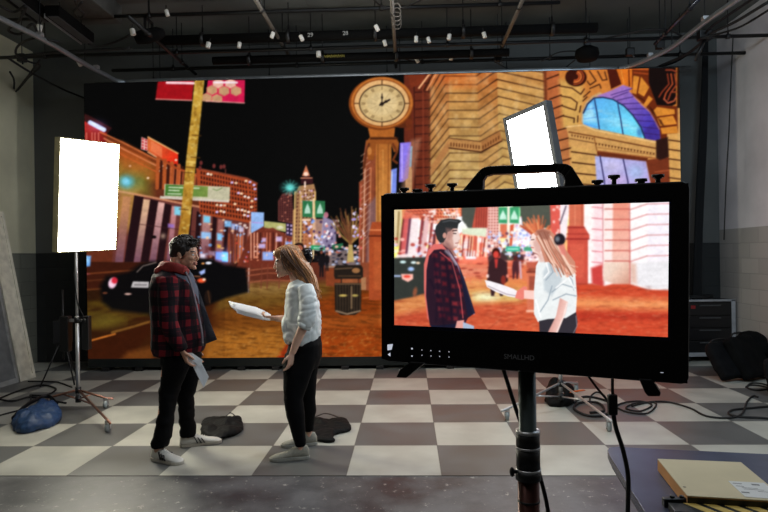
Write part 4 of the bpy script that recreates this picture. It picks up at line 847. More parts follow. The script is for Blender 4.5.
# ================================================================ camera, light
cam = bpy.data.cameras.new('camera'); co = bpy.data.objects.new('camera', cam); COL.objects.link(co); SC.camera = co
cam.sensor_width = 36; cam.lens = F/768*36; cam.clip_start = .02; cam.clip_end = 60
co.matrix_world = Matrix((( CR.x, CU.x, -CF.x, EYE.x), (CR.y, CU.y, -CF.y, EYE.y), (CR.z, CU.z, -CF.z, EYE.z), (0, 0, 0, 1)))
SC.view_settings.view_transform = 'Standard'; SC.view_settings.look = 'None'; SC.view_settings.gamma = 1; SC.view_settings.use_curve_mapping = False; SC.view_settings.exposure = 0
w = bpy.data.worlds.new('world'); SC.world = w; w.use_nodes = True; w.node_tree.nodes['Background'].inputs[0].default_value = (.5, .5, .55, 1); w.node_tree.nodes['Background'].inputs[1].default_value = .05
def area(name, loc, aim, size, power, col=(1, 1, 1), sy=None, spread=180):
    l = bpy.data.lights.new(name, 'AREA'); l.energy = power; l.color = col; l.size = size; l.spread = math.radians(spread)
    if sy: l.shape = 'RECTANGLE'; l.size_y = sy
    o = bpy.data.objects.new(name, l); COL.objects.link(o); o.location = loc
    o.rotation_euler = (Vector(aim)-Vector(loc)).to_track_quat('-Z', 'Y').to_euler(); return o
area('fill_light', (-.5, 1.2, 4.4), (0, 4.8, 0), 2.4, 50, (.96, .98, 1.), 1.6); area('fill_light', (-.6, 5.3, 4.5), (-.6, 5.6, 0), 3.0, 60, (.98, .99, 1.), 1.2)  # unseen fill lamps, added overhead to brighten the floor and people
area('fill_light', (2.9, 3.2, 4.3), (2.6, 6.2, 0), 1.2, 75, (.66, .84, 1.), 1.0)  # unseen cool fill, added for a bluish right side

# ================================================================ softboxes
M_chrome = mat('brushed steel', (200, 200, 200), .38, .75, var=.05); M_grey = mat('grey enamel', (84, 86, 88), .45, .3)
M_rubber = mat('black rubber', (18, 18, 18), .7)
def softbox(name, label, c, turn, w_, h_, depth, frame_w, strength, tint, M_case):
    R_ = Matrix.Rotation(turn[0], 3, 'Z')@Matrix.Rotation(turn[1], 3, 'X')@Matrix.Rotation(turn[2], 3, 'Y')
    c = Vector(c); u, v, nrm = R_@Vector((1, 0, 0)), R_@Vector((0, 0, 1)), R_@Vector((0, -1, 0))
    root = thing(name, label, 'studio light', (c.x, c.y, c.z-h_/2))
    e = MB(); o0 = c-u*w_/2-v*h_/2; fw = frame_w
    m_em = mat(name+' diffuser '+tint[0], (250, 250, 246), .6, emit=tint[1], es=strength)
    e.obox(o0+u*fw+v*fw-nrm*.03, u*(w_-2*fw), v*(h_-2*fw), nrm*.024); e.build('diffuser', m_em, root)
    fr = MB()
    fr.obox(o0-nrm*depth, u*fw, v*h_, nrm*depth); fr.obox(o0+u*(w_-fw)-nrm*depth, u*fw, v*h_, nrm*depth)
    fr.obox(o0+u*fw-nrm*depth, u*(w_-2*fw), v*fw, nrm*depth); fr.obox(o0+u*fw+v*(h_-fw)-nrm*depth, u*(w_-2*fw), v*fw, nrm*depth)
    fr.build('frame', M_case, root, bevel=.004)
    MB().obox(o0+u*fw+v*fw-nrm*(depth-.005), u*(w_-2*fw), v*(h_-2*fw), nrm*.02).build('back_panel', M_matblack, root)
    bk = MB(); q = c-nrm*(depth+.0); bk.obox(q-u*.16-v*.11-nrm*.09, u*.32, v*.22, nrm*.09); bk.build('power_supply', M_black, root, bevel=.01)
    return root, c, u, v, nrm, w_, h_
sb1 = softbox('softbox_light', 'glowing upright softbox on a chrome stand left of the video wall', (-3.203, 5.95, 2.145), (1.071, .146, -.046), .643, 1.116, .09, .010, 32, ('warm', (255, 250, 228)), mat('cream fabric rim', (190, 182, 140), .8))
sb2 = softbox('softbox_light', 'tilted glowing panel light with a grey frame, seen above the monitor handle', (1.295, 6.3, 2.49), (-.88, .08, -.13), .58, 1.044, .10, .048, 34, ('white', (252, 252, 255)), M_grey)

M_whl = mat('clear grey wheel', (150, 158, 158), .25)
def caster(parent, p, s=1.):
    p = Vector(p); r = .038*s
    m = MB(); m.disc(p+Vector((-.014, 0, r)), p+Vector((.014, 0, r)), r, n=20); w_ = m.build('wheel', M_rubber, parent, True)
    h = MB(); h.obox(p+Vector((-.022, -.01, r*.8)), (.005, 0, 0), (0, .02, 0), (0, 0, r*1.6)); h.obox(p+Vector((.017, -.01, r*.8)), (.005, 0, 0), (0, .02, 0), (0, 0, r*1.6)); h.box(p+Vector((-.022, -.012, r*2.3)), p+Vector((.022, .012, r*2.6))); h.disc(p+Vector((-.024, 0, r)), p+Vector((.024, 0, r)), .008)
    h.build('fork', M_chrome, w_)
def roller_stand(name, label, foot, top, ends, hub=.22, yoke=None, M_pole=M_chrome, tintleg=None):
    foot = Vector(foot); top = Vector(top)
    root = thing(name, label, 'light stand', foot)
    H = top.z
    MB().tube([foot+Vector((0, 0, .09)), foot+Vector((0, 0, H*.52))], .019, 16).build('lower_tube', M_pole, root, True)
    MB().tube([foot+Vector((0, 0, H*.50)), Vector((top.x, top.y, top.z))], .014, 16).build('riser', M_pole, root, True)
    for z in (H*.5, hub, .11): MB().disc(foot+Vector((0, 0, z-.03)), foot+Vector((0, 0, z+.03)), .028).build('collar', M_black, root, True)
    k = MB(); z = H*.5; k.tube([foot+Vector((0, 0, z)), foot+Vector((.07, -.02, z))], .006); k.ell(foot+Vector((.085, -.02, z)), (.016, .012, .016)); k.build('locking_knob', M_black, root, True)
    for e in ends:
        e = Vector(e); g = MB(); q = Vector((e.x, e.y, .10)); a_ = foot+Vector((0, 0, hub)); d_ = (e-foot); d_.z = 0
        g.tube([a_+d_*.03, q+Vector((0, 0, .0)), q+d_.normalized()*.07-Vector((0, 0, .01))], .0115, 10); g.tube([foot+Vector((0, 0, .11)), a_.lerp(q, .5)], .008, 8)
        l = g.build('leg', tintleg or M_pole, root, True)
        caster_root = MB(); p = Vector((e.x, e.y, 0)); r = .038
        caster_root.disc(p+Vector((-.014, 0, r)), p+Vector((.014, 0, r)), r, n=20); caster_root.build('wheel', M_whl, l, True)
        h = MB(); h.obox(p+Vector((-.022, -.01, r*.8)), (.005, 0, 0), (0, .02, 0), (0, 0, r*1.6)); h.obox(p+Vector((.017, -.01, r*.8)), (.005, 0, 0), (0, .02, 0), (0, 0, r*1.6)); h.box(p+Vector((-.022, -.012, r*2.2)), p+Vector((.022, .012, r*2.75))); h.disc(p+Vector((-.024, 0, r)), p+Vector((.024, 0, r)), .008); h.build('fork', M_chrome, l)
    if yoke:
        y = MB(); y.tube(smooth_path(yoke, 4), .012, 10); y.build('yoke', M_black, root, True)
    return root
c1, u1, v1, n1, w1, h1 = sb1[1:]
f1 = Z(78.5, 410); t1 = W(75.5, 252, f1.y); t1.x = f1.x
roller_stand('light_stand', 'chrome rolling stand with caster wheels under the left softbox', f1, (f1.x, f1.y, c1.z-h1*.3), [Z(108, 432), Z(106, 408), Z(47, 408)], hub=.2, tintleg=mat('leg steel with orange reflection', (190, 140, 120), .3, 1., var=.05))  # orange reflection of the video wall is put into the leg colour
c2, u2, v2, n2, w2, h2 = sb2[1:]
f2 = Z(561, 408)
roller_stand('light_stand', 'chrome rolling stand with an orange strap below the tilted panel light', f2, (f2.x, f2.y, 1.72), [Z(609, 431), Z(507, 420), Z(576, 392)], hub=.24,
             yoke=[(f2.x, f2.y, 1.70), (f2.x, f2.y, 1.78), c2-v2*(h2/2+.06)-n2*.06, c2-v2*(h2/2-.02)-n2*.11])
# gear clipped on the left stand
g = thing('power_supply_box', 'dark ballast box clipped on the left stand pole', 'power supply', W(74, 352, f1.y+.02))
a = g.location; MB().box(a+Vector((-.15, -.0, 0)), a+Vector((-.06, .08, .36))).build('housing', M_black, g, bevel=.008); MB().box(a+Vector((.08, 0, .02)), a+Vector((.15, .07, .36))).build('battery', M_black, g, bevel=.008)
MB().obox(a+Vector((-.13, .03, .3)), (.24, 0, 0), (0, .02, 0), (0, 0, .03)).build('clamp_bar', M_chrome, g); MB().tube(smooth_path([a+Vector((.1, .02, .34)), a+Vector((.06, -.03, .5)), a+Vector((.03, -.03, .8))]), .006).build('cable', M_rubber, g, True)
# black stand behind
f = Z(64, 384); g = thing('light_stand', 'thin black folding stand behind the blue sandbag', 'light stand', f)
MB().tube([f+Vector((0, 0, .3)), f+Vector((0, 0, 1.15))], .012).build('pole', M_black, g, True)
for dx, dy in ((-.16, -.22), (.2, -.12), (.02, .26)): MB().tube([f+Vector((0, 0, .6)), f+Vector((dx, dy, .012))], .009, 8).build('leg', M_black, g, True)
MB().box(f+Vector((-.09, -.07, .5)), f+Vector((.09, .06, .78))).build('battery_box', M_black, g, bevel=.01)

# ================================================================ sand bags
def blob_bag(name, label, cat, outline, h, m, seed, strap=None, extra=None, group=None, flop=.0):
    """a slumped cloth bag on the floor from its outline there"""
    c = sum(outline, Vector())/len(outline); mb = MB(); n = len(outline)
    path = smooth_path(outline+[outline[0]], 4)[:-1]; n = len(path)
    layers = [(0, 1.0), (.4, 1.02), (.72, .93), (.92, .74), (1., .40)]
    vs = []
    for z, s in layers:
        for i, p in enumerate(path):
            q = c+(p-c)*s; w_ = 1+.9*mnoise.noise(Vector((p.x*5+seed, p.y*5, seed)))
            vs.append(Vector((q.x, q.y, max(.001, z*h*w_)+.001)))
    fs = [(j*n+i, j*n+(i+1) % n, (j+1)*n+(i+1) % n, (j+1)*n+i) for j in range(len(layers)-1) for i in range(n)]+[tuple(range(n-1, -1, -1)), tuple((len(layers)-1)*n+i for i in range(n))]
    mb.add(vs, fs)
    root = thing(name, label, cat, (c.x, c.y, 0), group)
    def fold(co): return .016*mnoise.noise(Vector((co.x*8+seed, co.y*8, co.z*14)))+.010*abs(mnoise.noise(co*15+Vector((seed, 0, 0))))+.005*mnoise.noise(co*30)
    me = solid(mb, .012, 2, folds=fold)
    me.transform(Matrix.Translation(-Vector((c.x, c.y, 0))))
    for v in me.vertices: v.co.z = max(.001, v.co.z)
    link('bag_body', me, m, root, None, True)
    if strap: MB().loft([(p, .004, .02) for p in smooth_path(strap, 5)], 8).build('strap', M_black, root, True)
    if extra: extra(root)
    return root
M_blue = mat('blue nylon', (20, 56, 96), .55, scale=20, bump=.3); M_bag = mat('black nylon', (13, 13, 13), .7, scale=20, bump=.3, spec=.15)
P = lambda *q: [Z(x, y) for x, y in q]
up = lambda p, z: Vector((p.x, p.y, z))
blob_bag('sandbag', 'bright blue saddle sandbag lying over the foot of the left stand', 'sandbag', P((12, 426), (16, 432), (24, 434), (40, 431), (58, 424), (60, 414), (44, 409), (26, 414)), .11, M_blue, 1.2, [up(Z(12, 424), .05), up(Z(22, 418), .09), up(Z(34, 413), .12), up(Z(48, 409), .13), up(Z(58, 412), .08)])
blob_bag('sandbag', 'flat black sandbag on the tiles behind the man in the plaid jacket', 'sandbag', P((201, 436), (214, 441), (226, 439), (243, 431), (238, 421), (222, 419), (203, 423)), .055, M_bag, 3.3, [up(Z(226, 422), .05), up(Z(231, 421), .075), up(Z(238, 423), .04)])
blob_bag('sandbag', 'crumpled black sandbag on the tiles behind the woman in the white blouse', 'sandbag', P((311, 441), (333, 443), (335, 436), (351, 431), (343, 422), (325, 421), (312, 423)), .05, M_bag, 5.1, [up(Z(314, 423), .05), up(Z(326, 421), .07), up(Z(342, 424), .05)])
def orange(root): MB().loft([(p, .006, .022) for p in smooth_path([up(Z(562, 406), .12), up(Z(572, 405), .13), up(Z(584, 402), .12)], 4)], 8).build('orange_strap', mat('orange strap', (216, 98, 30), .6), root, True)
blob_bag('sandbag', 'round black sandbag with an orange strap on the stand below the monitor', 'sandbag', P((545, 402), (551, 407), (568, 407), (574, 402), (571, 396), (560, 394), (549, 396)), .19, M_bag, 7.7, None, orange)

# ================================================================ leaning flats at the left
def flat(label, foot, x_out, thick, lean, height, m, edge, inset=0.):
    """a framed scenery board leaning on the left wall; foot = two floor points (near, far)"""
    a, b = (Vector(q) for q in foot); u = (b-a); root = thing('scenery_flat', label, 'scenery flat', a.lerp(b, .5), 'scenery flats leaning on the left wall')
    w_ = Vector((lean, 0, height)); t = w_.cross(u).normalized()*thick
    if t.x < 0: t = -t
    MB().obox(a-t, u, w_, t*.86).build('board', m, root, bevel=.003)
    e = MB(); d = w_.normalized()
    e.obox(a-t, u.normalized()*.05, w_, t*1.05); e.obox(b-u.normalized()*.05-t, u.normalized()*.05, w_, t*1.05); e.obox(a-t+d*(w_.length-.06), u, d*.06, t*1.02); e.obox(a-t, u, d*.06, t*1.02)
    e.build('edge_frame', edge, root, bevel=.002)
    return root
fl0, fl1 = Z(36, 377), Z(-60, 407)
dirn = (fl1-fl0); Ltot = dirn.length; dn = dirn.normalized()
M_fl = mat('pale flat edge', (212, 208, 190), .7); M_f1 = mat('mid grey flat', (140, 142, 140), .7); M_f2 = mat('light grey flat', (176, 182, 190), .65); M_f3 = mat('dark grey flat', (104, 107, 108), .7)
def leaner(label, s0, s1, off, m, edge):
    a, b = fl0+dn*s1, fl0+dn*s0
    a = a+Vector((off, 0, 0)); b = b+Vector((off, 0, 0))
    return flat(label, (a, b), 0, .045, -.40-off*.3, 2.15, m, edge)
leaner('pale narrow scenery flat with a whitish edge, rightmost of the leaning flats', 0, .30, 0, M_fl, M_fl)
leaner('dark grey scenery flat leaning next to the pale one', .31, .75, -.01, M_f3, M_f1)
leaner('light grey scenery flat with a bluish sheen, leaning at the left edge', .76, 1.9, -.02, M_f2, M_f1)

# ================================================================ case and bags at the right
g = thing('drawer_case', 'black flight case with aluminium edges and drawers beside the video wall', 'flight case', Z(712, 362))
cx0, cx1 = W(684, 330, g.location.y).x, W(738, 330, g.location.y).x; y0 = g.location.y; zt_ = W(710, 300, y0).z; zb_ = .08
cx1 = min(cx1, RIGHT-.03); bx = MB().box((cx0, y0, zb_), (cx1, y0+.3, zt_)).build('body', M_black, g, bevel=.006)
al = MB()
for x in (cx0-.004, cx1-.05): al.box((x, y0-.012, zb_), (x+.054, y0+.0, zt_+.006))
al.box((cx0, y0-.012, zt_-.02), (cx1, y0-.001, zt_+.008)); al.box((cx0, y0-.012, zb_-.004), (cx1, y0-.001, zb_+.05)); al.build('aluminium_edge', mat('dull aluminium', (176, 178, 182), .5, .3), g, bevel=.003)
for k in range(4):
    h_ = (zt_-zb_-.09)/4; z = zb_+.055+k*h_
    d_ = MB().box((cx0+.055, y0-.014, z), (cx1-.055, y0-.001, z+h_-.018)).build('drawer', mat('black drawer %d' % k, (22, 22, 24), .4), g, bevel=.003)
    MB().box((cx0+.2, y0-.032, z+h_-.045), (cx1-.2, y0-.015, z+h_-.03)).build('handle', M_grey, d_)
MB().box((cx0+.09, y0-.016, zt_-.115), (cx0+.15, y0-.0142, zt_-.07)).build('red_latch', mat('red latch', (150, 30, 34), .5), g)
for x in (cx0+.06, cx1-.1): MB().disc((x, y0+.06, .04), (x+.04, y0+.06, .04), .038).build('wheel', M_rubber, g, True)
t_ = thing('cable_coil', 'loose black cable coil on top of the drawer case', 'cable', (cx0+.25, y0+.15, zt_+.008))
MB().tube([t_.location+Vector((.2*math.cos(k*.5)*(1+.1*math.sin(k*1.7)), .12*math.sin(k*.5), .014+.011*(k//12)+.006*math.sin(k*1.3)**2)) for k in range(48)], .009, 6).build('coil', M_rubber, t_, True)
M_soft = mat('charcoal padded cloth', (17, 18, 20), .85, scale=14, bump=.3, spec=.12); M_soft2 = mat('black padded cloth', (10, 11, 12), .85, scale=14, bump=.3, spec=.12)
def soft_box(name, label, cat, base, size, lean, yaw, m, group=None):
    base = Vector(base); R_ = Matrix.Rotation(yaw, 3, 'Z')@Matrix.Rotation(lean, 3, 'X')
    sx, sy, sz = size; mb = MB(); secs = []
    vs = []; n = 24
    for z, s in ((0, .96), (.06, 1), (.35, 1.03), (.7, 1.0), (.94, .95), (1, .84)):
        for k in range(n):
            th = 2*math.pi*k/n; c, q = math.cos(th), math.sin(th); c = math.copysign(abs(c)**.35, c); q = math.copysign(abs(q)**.35, q)
            p = R_@Vector((c*sx/2*s, q*sy/2*s, z*sz)); vs.append(base+p)
    fs = [(j*n+k, j*n+(k+1) % n, (j+1)*n+(k+1) % n, (j+1)*n+k) for j in range(5) for k in range(n)]+[tuple(range(n-1, -1, -1)), tuple(5*n+k for k in range(n))]
    mb.add(vs, fs); zm = min(v.z for v in mb.v); 
    for v in mb.v: v.z -= zm-.002
    root = thing(name, label, cat, (base.x, base.y, 0), group)
    me = solid(mb, .02, 2, folds=lambda c_: .016*mnoise.noise(c_*7)+.006*mnoise.noise(c_*19)); me.transform(Matrix.Translation(-root.location))
    for v in me.vertices: v.co.z = max(.002, v.co.z)
    link('bag_body', me, m, root, None, True)
    top = R_@Vector((0, 0, sz)); hb = base+top; hb.z -= zm
    ax = R_@Vector((1, 0, 0))
    MB().tube(smooth_path([hb-ax*.12, hb-ax*.09+Vector((0, -.02, .05)), hb+ax*.09+Vector((0, -.02, .05)), hb+ax*.12], 4), .012, 8).build('handle', M_rubber, root, True)
    return root
soft_box('equipment_bag', 'charcoal padded bag leaning in front of the drawer case, leftmost bag', 'bag', Z(738, 381), (.46, .14, .44), -.62, .42, M_soft)
soft_box('equipment_bag', 'black padded bag leaning behind the charcoal bag, by the block wall', 'bag', Z(764, 384)+Vector((.08, .22, 0)), (.54, .16, .50), -.55, .62, M_soft2)
soft_box('equipment_bag', 'low dark bag at the right edge of the picture in front of the other bags', 'bag', Z(785, 396), (.42, .24, .36), -.2, .9, M_soft)
blob = thing('folded_cloth', 'crumpled black cloth heaped on the padded bags by the block wall', 'cloth', W(744, 344, Z(752, 375).y+.05))
mb = MB(); L0 = blob.location
mb.ell(L0+Vector((0, 0, -.06)), (.34, .18, .12)); mb.ell(L0+Vector((.1, .05, 0)), (.2, .15, .14)); mb.ell(L0+Vector((-.15, .05, -.25)), (.16, .14, .3)); mb.ell(L0+Vector((.12, .1, -.4)), (.3, .16, .4))
build_solid(mb, 'cloth_heap', M_soft2, blob, .02, 3, folds=lambda c_: .03*mnoise.noise(c_*9)+.01*mnoise.noise(c_*22))

# ================================================================ hanging drape strip and cables at the right
g = thing('hanging_drape', 'narrow black folded drape hanging in the right corner beside the video wall', 'drape', W(702, 300, 8.45))
tp, bt = W(706, 40, 8.45), W(697, 330, 8.45); mb = MB(); n = 9; vs = []
pr = [(-.062, .0), (-.045, -.03), (-.028, .01), (-.01, -.035), (.01, .01), (.028, -.03), (.05, 0)]
pr = pr+[(x, y+.012) for x, y in pr[::-1]]
for k in range(13):
    t = k/12; c = tp.lerp(bt, t); s = .75+.5*t
    vs += [c+Vector((x*s+.01*math.sin(t*7), y+.01*math.sin(t*9+x*30), 0)) for x, y in pr]
m_ = len(pr); mb.add(vs, [(j*m_+k, (j+1)*m_+k, (j+1)*m_+(k+1) % m_, j*m_+(k+1) % m_) for j in range(12) for k in range(m_)]+[tuple(range(m_)), tuple(12*m_+k for k in range(m_-1, -1, -1))])
mb.build('cloth', mat('black drape', (15, 16, 18), .9), g, True)
def cable(label, pts, r, m=None, name='cable', cat='cable', group=None, n=5):
    o = MB().tube(smooth_path(pts, n), r, 8).build(name, m or M_rubber, None, True); tag(o, label, cat, group); return o
cable('thin dark cable hanging down the pale right wall', [W(733, 38, 8.0), W(731, 80, 8.0), W(729, 130, 8.0), W(726, 185, 8.0), W(724, 240, 8.05)], .008)

# ================================================================ overhead: pipes, raceways, track
M_pipe = mat('black painted pipe', (26, 27, 28), .45, .4, var=.2); M_gpipe = mat('worn grey pipe', (104, 98, 90), .5, .3, var=.25, scale=30); M_track = mat('galvanised track', (150, 156, 160), .34, .6, var=.12, scale=14)
def hang(root_mb, p):
    root_mb.tube([p, Vector((p.x, p.y, CEIL))], .006, 6)
def pipe(name, label, p, q, r, m, hangers=3, cat='pipe', clamp=True):
    p, q = Vector(p), Vector(q); c = p.lerp(q, .5); root = thing(name, label, cat, c)
    MB().tube([p, q], r, 16).build('tube', m, root, True)
    for k in range(hangers):
        h = MB(); hang(h, p.lerp(q, (k+.5)/hangers)); h.build('hanger_rod', M_pipe, root)
    if clamp:
        for k in range(hangers):
            cm = MB(); a_ = p.lerp(q, (k+.5)/hangers); d = (q-p).normalized(); cm.tube([a_-d*.02, a_+d*.02], r*1.45, 12); cm.tube([a_, a_+Vector((0, 0, r*2.5))], .012, 8)
            cm.build('clamp', M_black, root, True)
    return root
def ZL(x0, y0_, x1, y1, z):
    """ends of a level pipe that runs across the room"""
    a_, b_ = Z(x0, y0_, z), Z(x1, y1, z); y = (a_.y+b_.y)/2
    return Vector((a_.x, y, z)), Vector((b_.x, y, z))
def across(name, label, x0, x1, ym, z, r, m, **k):
    """level pipe parallel to the video wall, seen at height ym in mid frame"""
    y = Z(400, ym, z).y; a_ = Z(x0, ym, z); xa = W(x0, ym, y).x; xb = W(x1, ym, y).x
    return pipe(name, label, (xa, y, z), (xb, y, z), r, m, **k)
across('ceiling_pipe', 'topmost thin black pipe crossing under the ceiling', -20, 560, 7.5, 4.42, .022, M_pipe, hangers=5)
across('ceiling_pipe', 'long thin black pipe crossing the whole room below the numbered raceway', -20, 800, 46, 4.12, .022, M_pipe, hangers=6)
across('ceiling_pipe', 'black pipe just above the steel curtain track, ending by the right wall', 112, 746, 62.5, 4.08, .022, M_pipe, hangers=5)
r1 = across('lighting_raceway', 'upper thick black raceway marked with white numbers', 160, 597, 33.5, 4.2, .058, M_matblack, hangers=5, cat='lighting raceway')
r2 = across('lighting_raceway', 'lower and shorter thick black raceway with yellow scribbled lettering', 213, 509, 55.5, 4.06, .050, M_matblack, hangers=4, cat='lighting raceway')
def text_mesh(txt, size, m, parent, loc, ux=Vector((1, 0, 0)), uy=Vector((0, 0, 1)), name='lettering', depth=.0006, bold=False, shear=0.):
    cu = bpy.data.curves.new('t', 'FONT'); cu.body = txt; cu.size = size; cu.extrude = depth; cu.align_x = 'LEFT'; cu.resolution_u = 3; cu.shear = shear
    if bold: cu.offset = size*.012
    o = bpy.data.objects.new('t', cu); COL.objects.link(o); dg = bpy.context.evaluated_depsgraph_get(); dg.update()
    me = bpy.data.meshes.new_from_object(o.evaluated_get(dg)); bpy.data.objects.remove(o)
    uz = ux.cross(uy); M_ = Matrix((ux, uy, uz)).transposed().to_4x4(); base = Vector((0, 0, 0)); r = parent
    while r is not None: base += r.location; r = r.parent
    me.transform(Matrix.Translation(Vector(loc)-base)@M_); return link(name, me, m, parent)
M_wtxt = mat('faded white paint', (150, 150, 146), .7); M_ytxt = mat('faded yellow paint', (150, 140, 60), .7)
yr = r1.location.y-.060
text_mesh('29', .07, M_wtxt, r1, (W(307.5, 37, yr).x, yr, 4.17), bold=True); text_mesh('28', .07, M_wtxt, r1, (W(342.5, 34, yr).x, yr, 4.18), bold=True)
sc_ = MB(); yr = r2.location.y-.052; a_ = W(324, 55, yr); n_ = 60
sc_.tube([Vector((a_.x+.27*t/n_, yr, 4.06+.026*math.sin(t*1.25)*(1-.4*abs(math.sin(t*.31))))) for t in range(n_)], .0035, 5); sc_.build('scribble', M_ytxt, r2, True)
# pipes that run away from the viewer
for lab, p0, p1, z in (('grey pipe running towards the wall, above and left of the clock', (257, 0), (290, 59), 4.18), ('grey pipe running straight back above the clock, wound with cable', (396, 0), (393, 67), 4.1),
                       ('worn brownish pipe running back at the right of the raceways', (525, -4), (495, 61), 4.12), ('black pipe running back at the left behind the raceway end', (140, 27), (196, 74), 4.1)):
    a_, b_ = Z(*p0, z), Z(*p1, z); x = (a_.x+b_.x)/2
    pipe('ceiling_pipe', lab, (x, a_.y-.3, z), (x, b_.y, z), .021, M_gpipe if 'black' not in lab else M_pipe, hangers=2)
# cable wound on the middle pipe
a_ = Z(396, 8, 4.1); cable('thin wire wound in loops around the middle pipe above the clock', [Vector((a_.x+.05*math.cos(k*1.1), a_.y+.02*k, 4.1+.06*math.sin(k*1.1))) for k in range(26)], .006, M_gpipe)
# curtain track: U shape
zt2 = 3.93; ytr = Z(400, 74, zt2).y
L_ = [Z(-30, 4, zt2), Z(40, 38, zt2), Z(85, 64, zt2), Z(104, 74, zt2), W(122, 79, ytr+.0), W(160, 79, ytr), W(400, 75, ytr), W(590, 69, ytr), W(622, 67, ytr), Z(650, 58, zt2), Z(672, 47, zt2), Z(705, 22, zt2), Z(745, -6, zt2)]
for p in L_: p.z = zt2
L_[4].y = L_[5].y = L_[6].y = L_[7].y = ytr
g = thing('curtain_track', 'long curved steel curtain track bending round in front of the video wall', 'curtain track', (0, ytr, zt2))
MB().loft([(p, .019, .026, 5) for p in smooth_path(L_, 8)], 12, ref=(0, 0, 1)).build('rail', M_track, g, True)
for p in (L_[1], L_[2], L_[5], L_[6], L_[7], L_[10], L_[11]):
    h = MB(); hang(h, p+Vector((0, 0, .02))); h.build('hanger_rod', M_pipe, g)
for p in (L_[1], L_[2].lerp(L_[3], .6), L_[9], L_[11]): MB().box(p+Vector((-.03, -.03, .02)), p+Vector((.03, .03, .06))).build('bracket', M_chrome, g, bevel=.004)
a_, b2 = Z(655, 44, 4.0), Z(704, -6, 4.0); pipe('ceiling_pipe', 'shiny dark pipe slanting up above the right bend of the track', (a_.x, a_.y, 4.0), (b2.x, b2.y, 4.0), .02, mat('blued pipe', (70, 74, 86), .25, .9), hangers=2)
across('header_pipe', 'thick grey header pipe running along the top edge of the video wall', 96, 690, 76.5, 3.93, .036, mat('grey header paint', (88, 94, 95), .5, .2), hangers=5)
# white tags
M_tag = mat('white tape', (214, 212, 204), .6); tags = [(41, 29), (81, 64), (134, 33), (168, 14), (209, 46), (240, 46), (273, 36), (302, 39), (319, 55), (377, 29), (385, 44), (416, 40), (428.5, 41), (449, 38), (484, 36), (417, 61), (451, 58)]
ords = 'leftmost second third fourth fifth sixth seventh eighth ninth tenth eleventh twelfth thirteenth fourteenth fifteenth'.split()
srt = sorted(tags)
for k, (x, y) in enumerate(srt):
    z = 4.05 if y > 50 else (4.1 if y > 25 else 4.3); p = Z(x, y, z); p.y -= .03
    r = .03 if x in (134, 209, 41, 81, 319) else .024; wob = RNG.uniform(-.5, .5)
    lab = ('small white tag hanging overhead, '+ords[k]+' from the left' if k and k < 15 else ('small white tag overhead, leftmost of all the white tags' if not k else ('small white tag overhead, second from the right end' if k == 15 else 'small white tag overhead, rightmost of all the white tags')))
    t_ = thing('pipe_tag', lab, 'tag', p, 'white tags hanging overhead')
    rt = Matrix.Rotation(wob, 3, 'Y')
    MB().tube([p+rt@Vector((0, 0, -.035)), p+rt@Vector((0, 0, .035))], r, 12).build('sleeve', M_tag, t_, True, bevel=.004)
    MB().tube([p+rt@Vector((0, 0, .03)), p+rt@Vector((.01, .01, .09))], .006, 6).build('cord', M_rubber, t_, True)
# round black fixture
p = Z(587, 53, 4.05); g = thing('hanging_fixture', 'round black fixture hanging in front of the stone arch picture', 'light fixture', p)
MB().loft([(p+Vector((0, 0, -.1)), .05, .05), (p+Vector((0, 0, -.09)), .12, .12), (p+Vector((0, 0, -.02)), .15, .15), (p+Vector((0, 0, .04)), .14, .14), (p+Vector((0, 0, .08)), .07, .07)], 24).build('housing', M_matblack, g, True)
MB().box(p+Vector((-.04, -.03, .06)), p+Vector((.04, .03, .2))).build('clamp', M_black, g, bevel=.01); MB().tube(smooth_path([p+Vector((-.1, 0, .02)), p+Vector((-.2, 0, .03)), p+Vector((-.4, -.1, -.02)), p+Vector((-.6, -.1, -.12))]), .008).build('cable', M_rubber, g, True)
h = MB(); hang(h, p+Vector((0, 0, .1))); h.build('hanger_rod', M_pipe, g)
# dark lamps, boxes at the upper left
def louver(label, p0, p1, z, w_, h_, shiny):
    a_, b_ = Z(*p0, z), Z(*p1, z); u = (b_-a_); n_ = Vector((-u.y, u.x, 0)).normalized()
    g = thing('strip_fixture', label, 'light fixture', a_.lerp(b_, .5))
    MB().obox(a_-n_*w_/2, u, n_*w_, (0, 0, h_)).build('housing', M_matblack, g, bevel=.01)
    MB().obox(a_+n_*w_/2-n_*.005-Vector((0, 0, .02)), u, n_*.012, (0, 0, .05)).build('rim', shiny, g)
    MB().obox(a_-n_*w_*.4-Vector((0, 0, .008)), u, n_*w_*.7, (0, 0, .008)).build('louvre', M_grey, g)
    for t in (.2, .8): h = MB(); hang(h, a_.lerp(b_, t)+Vector((0, 0, h_))); h.build('hanger_rod', M_pipe, g)
louver('dark strip fixture with a bright metal rim at the upper left', (52, 16), (88, 43), 4.18, .16, .12, M_chrome)
louver('plain black strip fixture in the top left corner', (12, -2), (43, 22), 4.2, .14, .14, M_black)
g = thing('ceiling_box', 'flat grey box fixed under the ceiling at the upper left', 'duct', Z(80, 10, 4.4)); a_ = g.location
MB().box(a_+Vector((-.45, -.5, 0)), a_+Vector((.28, .45, CEIL-4.4))).build('casing', mat('grey casing', (84, 84, 80), .7), g, bevel=.01)
g = thing('spotlight', 'black spotlight clamped by the upper raceway left end', 'light fixture', Z(150, 38, 4.1)); a_ = g.location
MB().loft([(a_+Vector((-.16, 0, .0)), .07, .07), (a_+Vector((-.05, 0, .02)), .085, .085), (a_+Vector((.1, 0, .05)), .075, .075), (a_+Vector((.17, 0, .06)), .04, .04)], 18, ref=(0, 1, 0)).build('can', M_matblack, g, True)
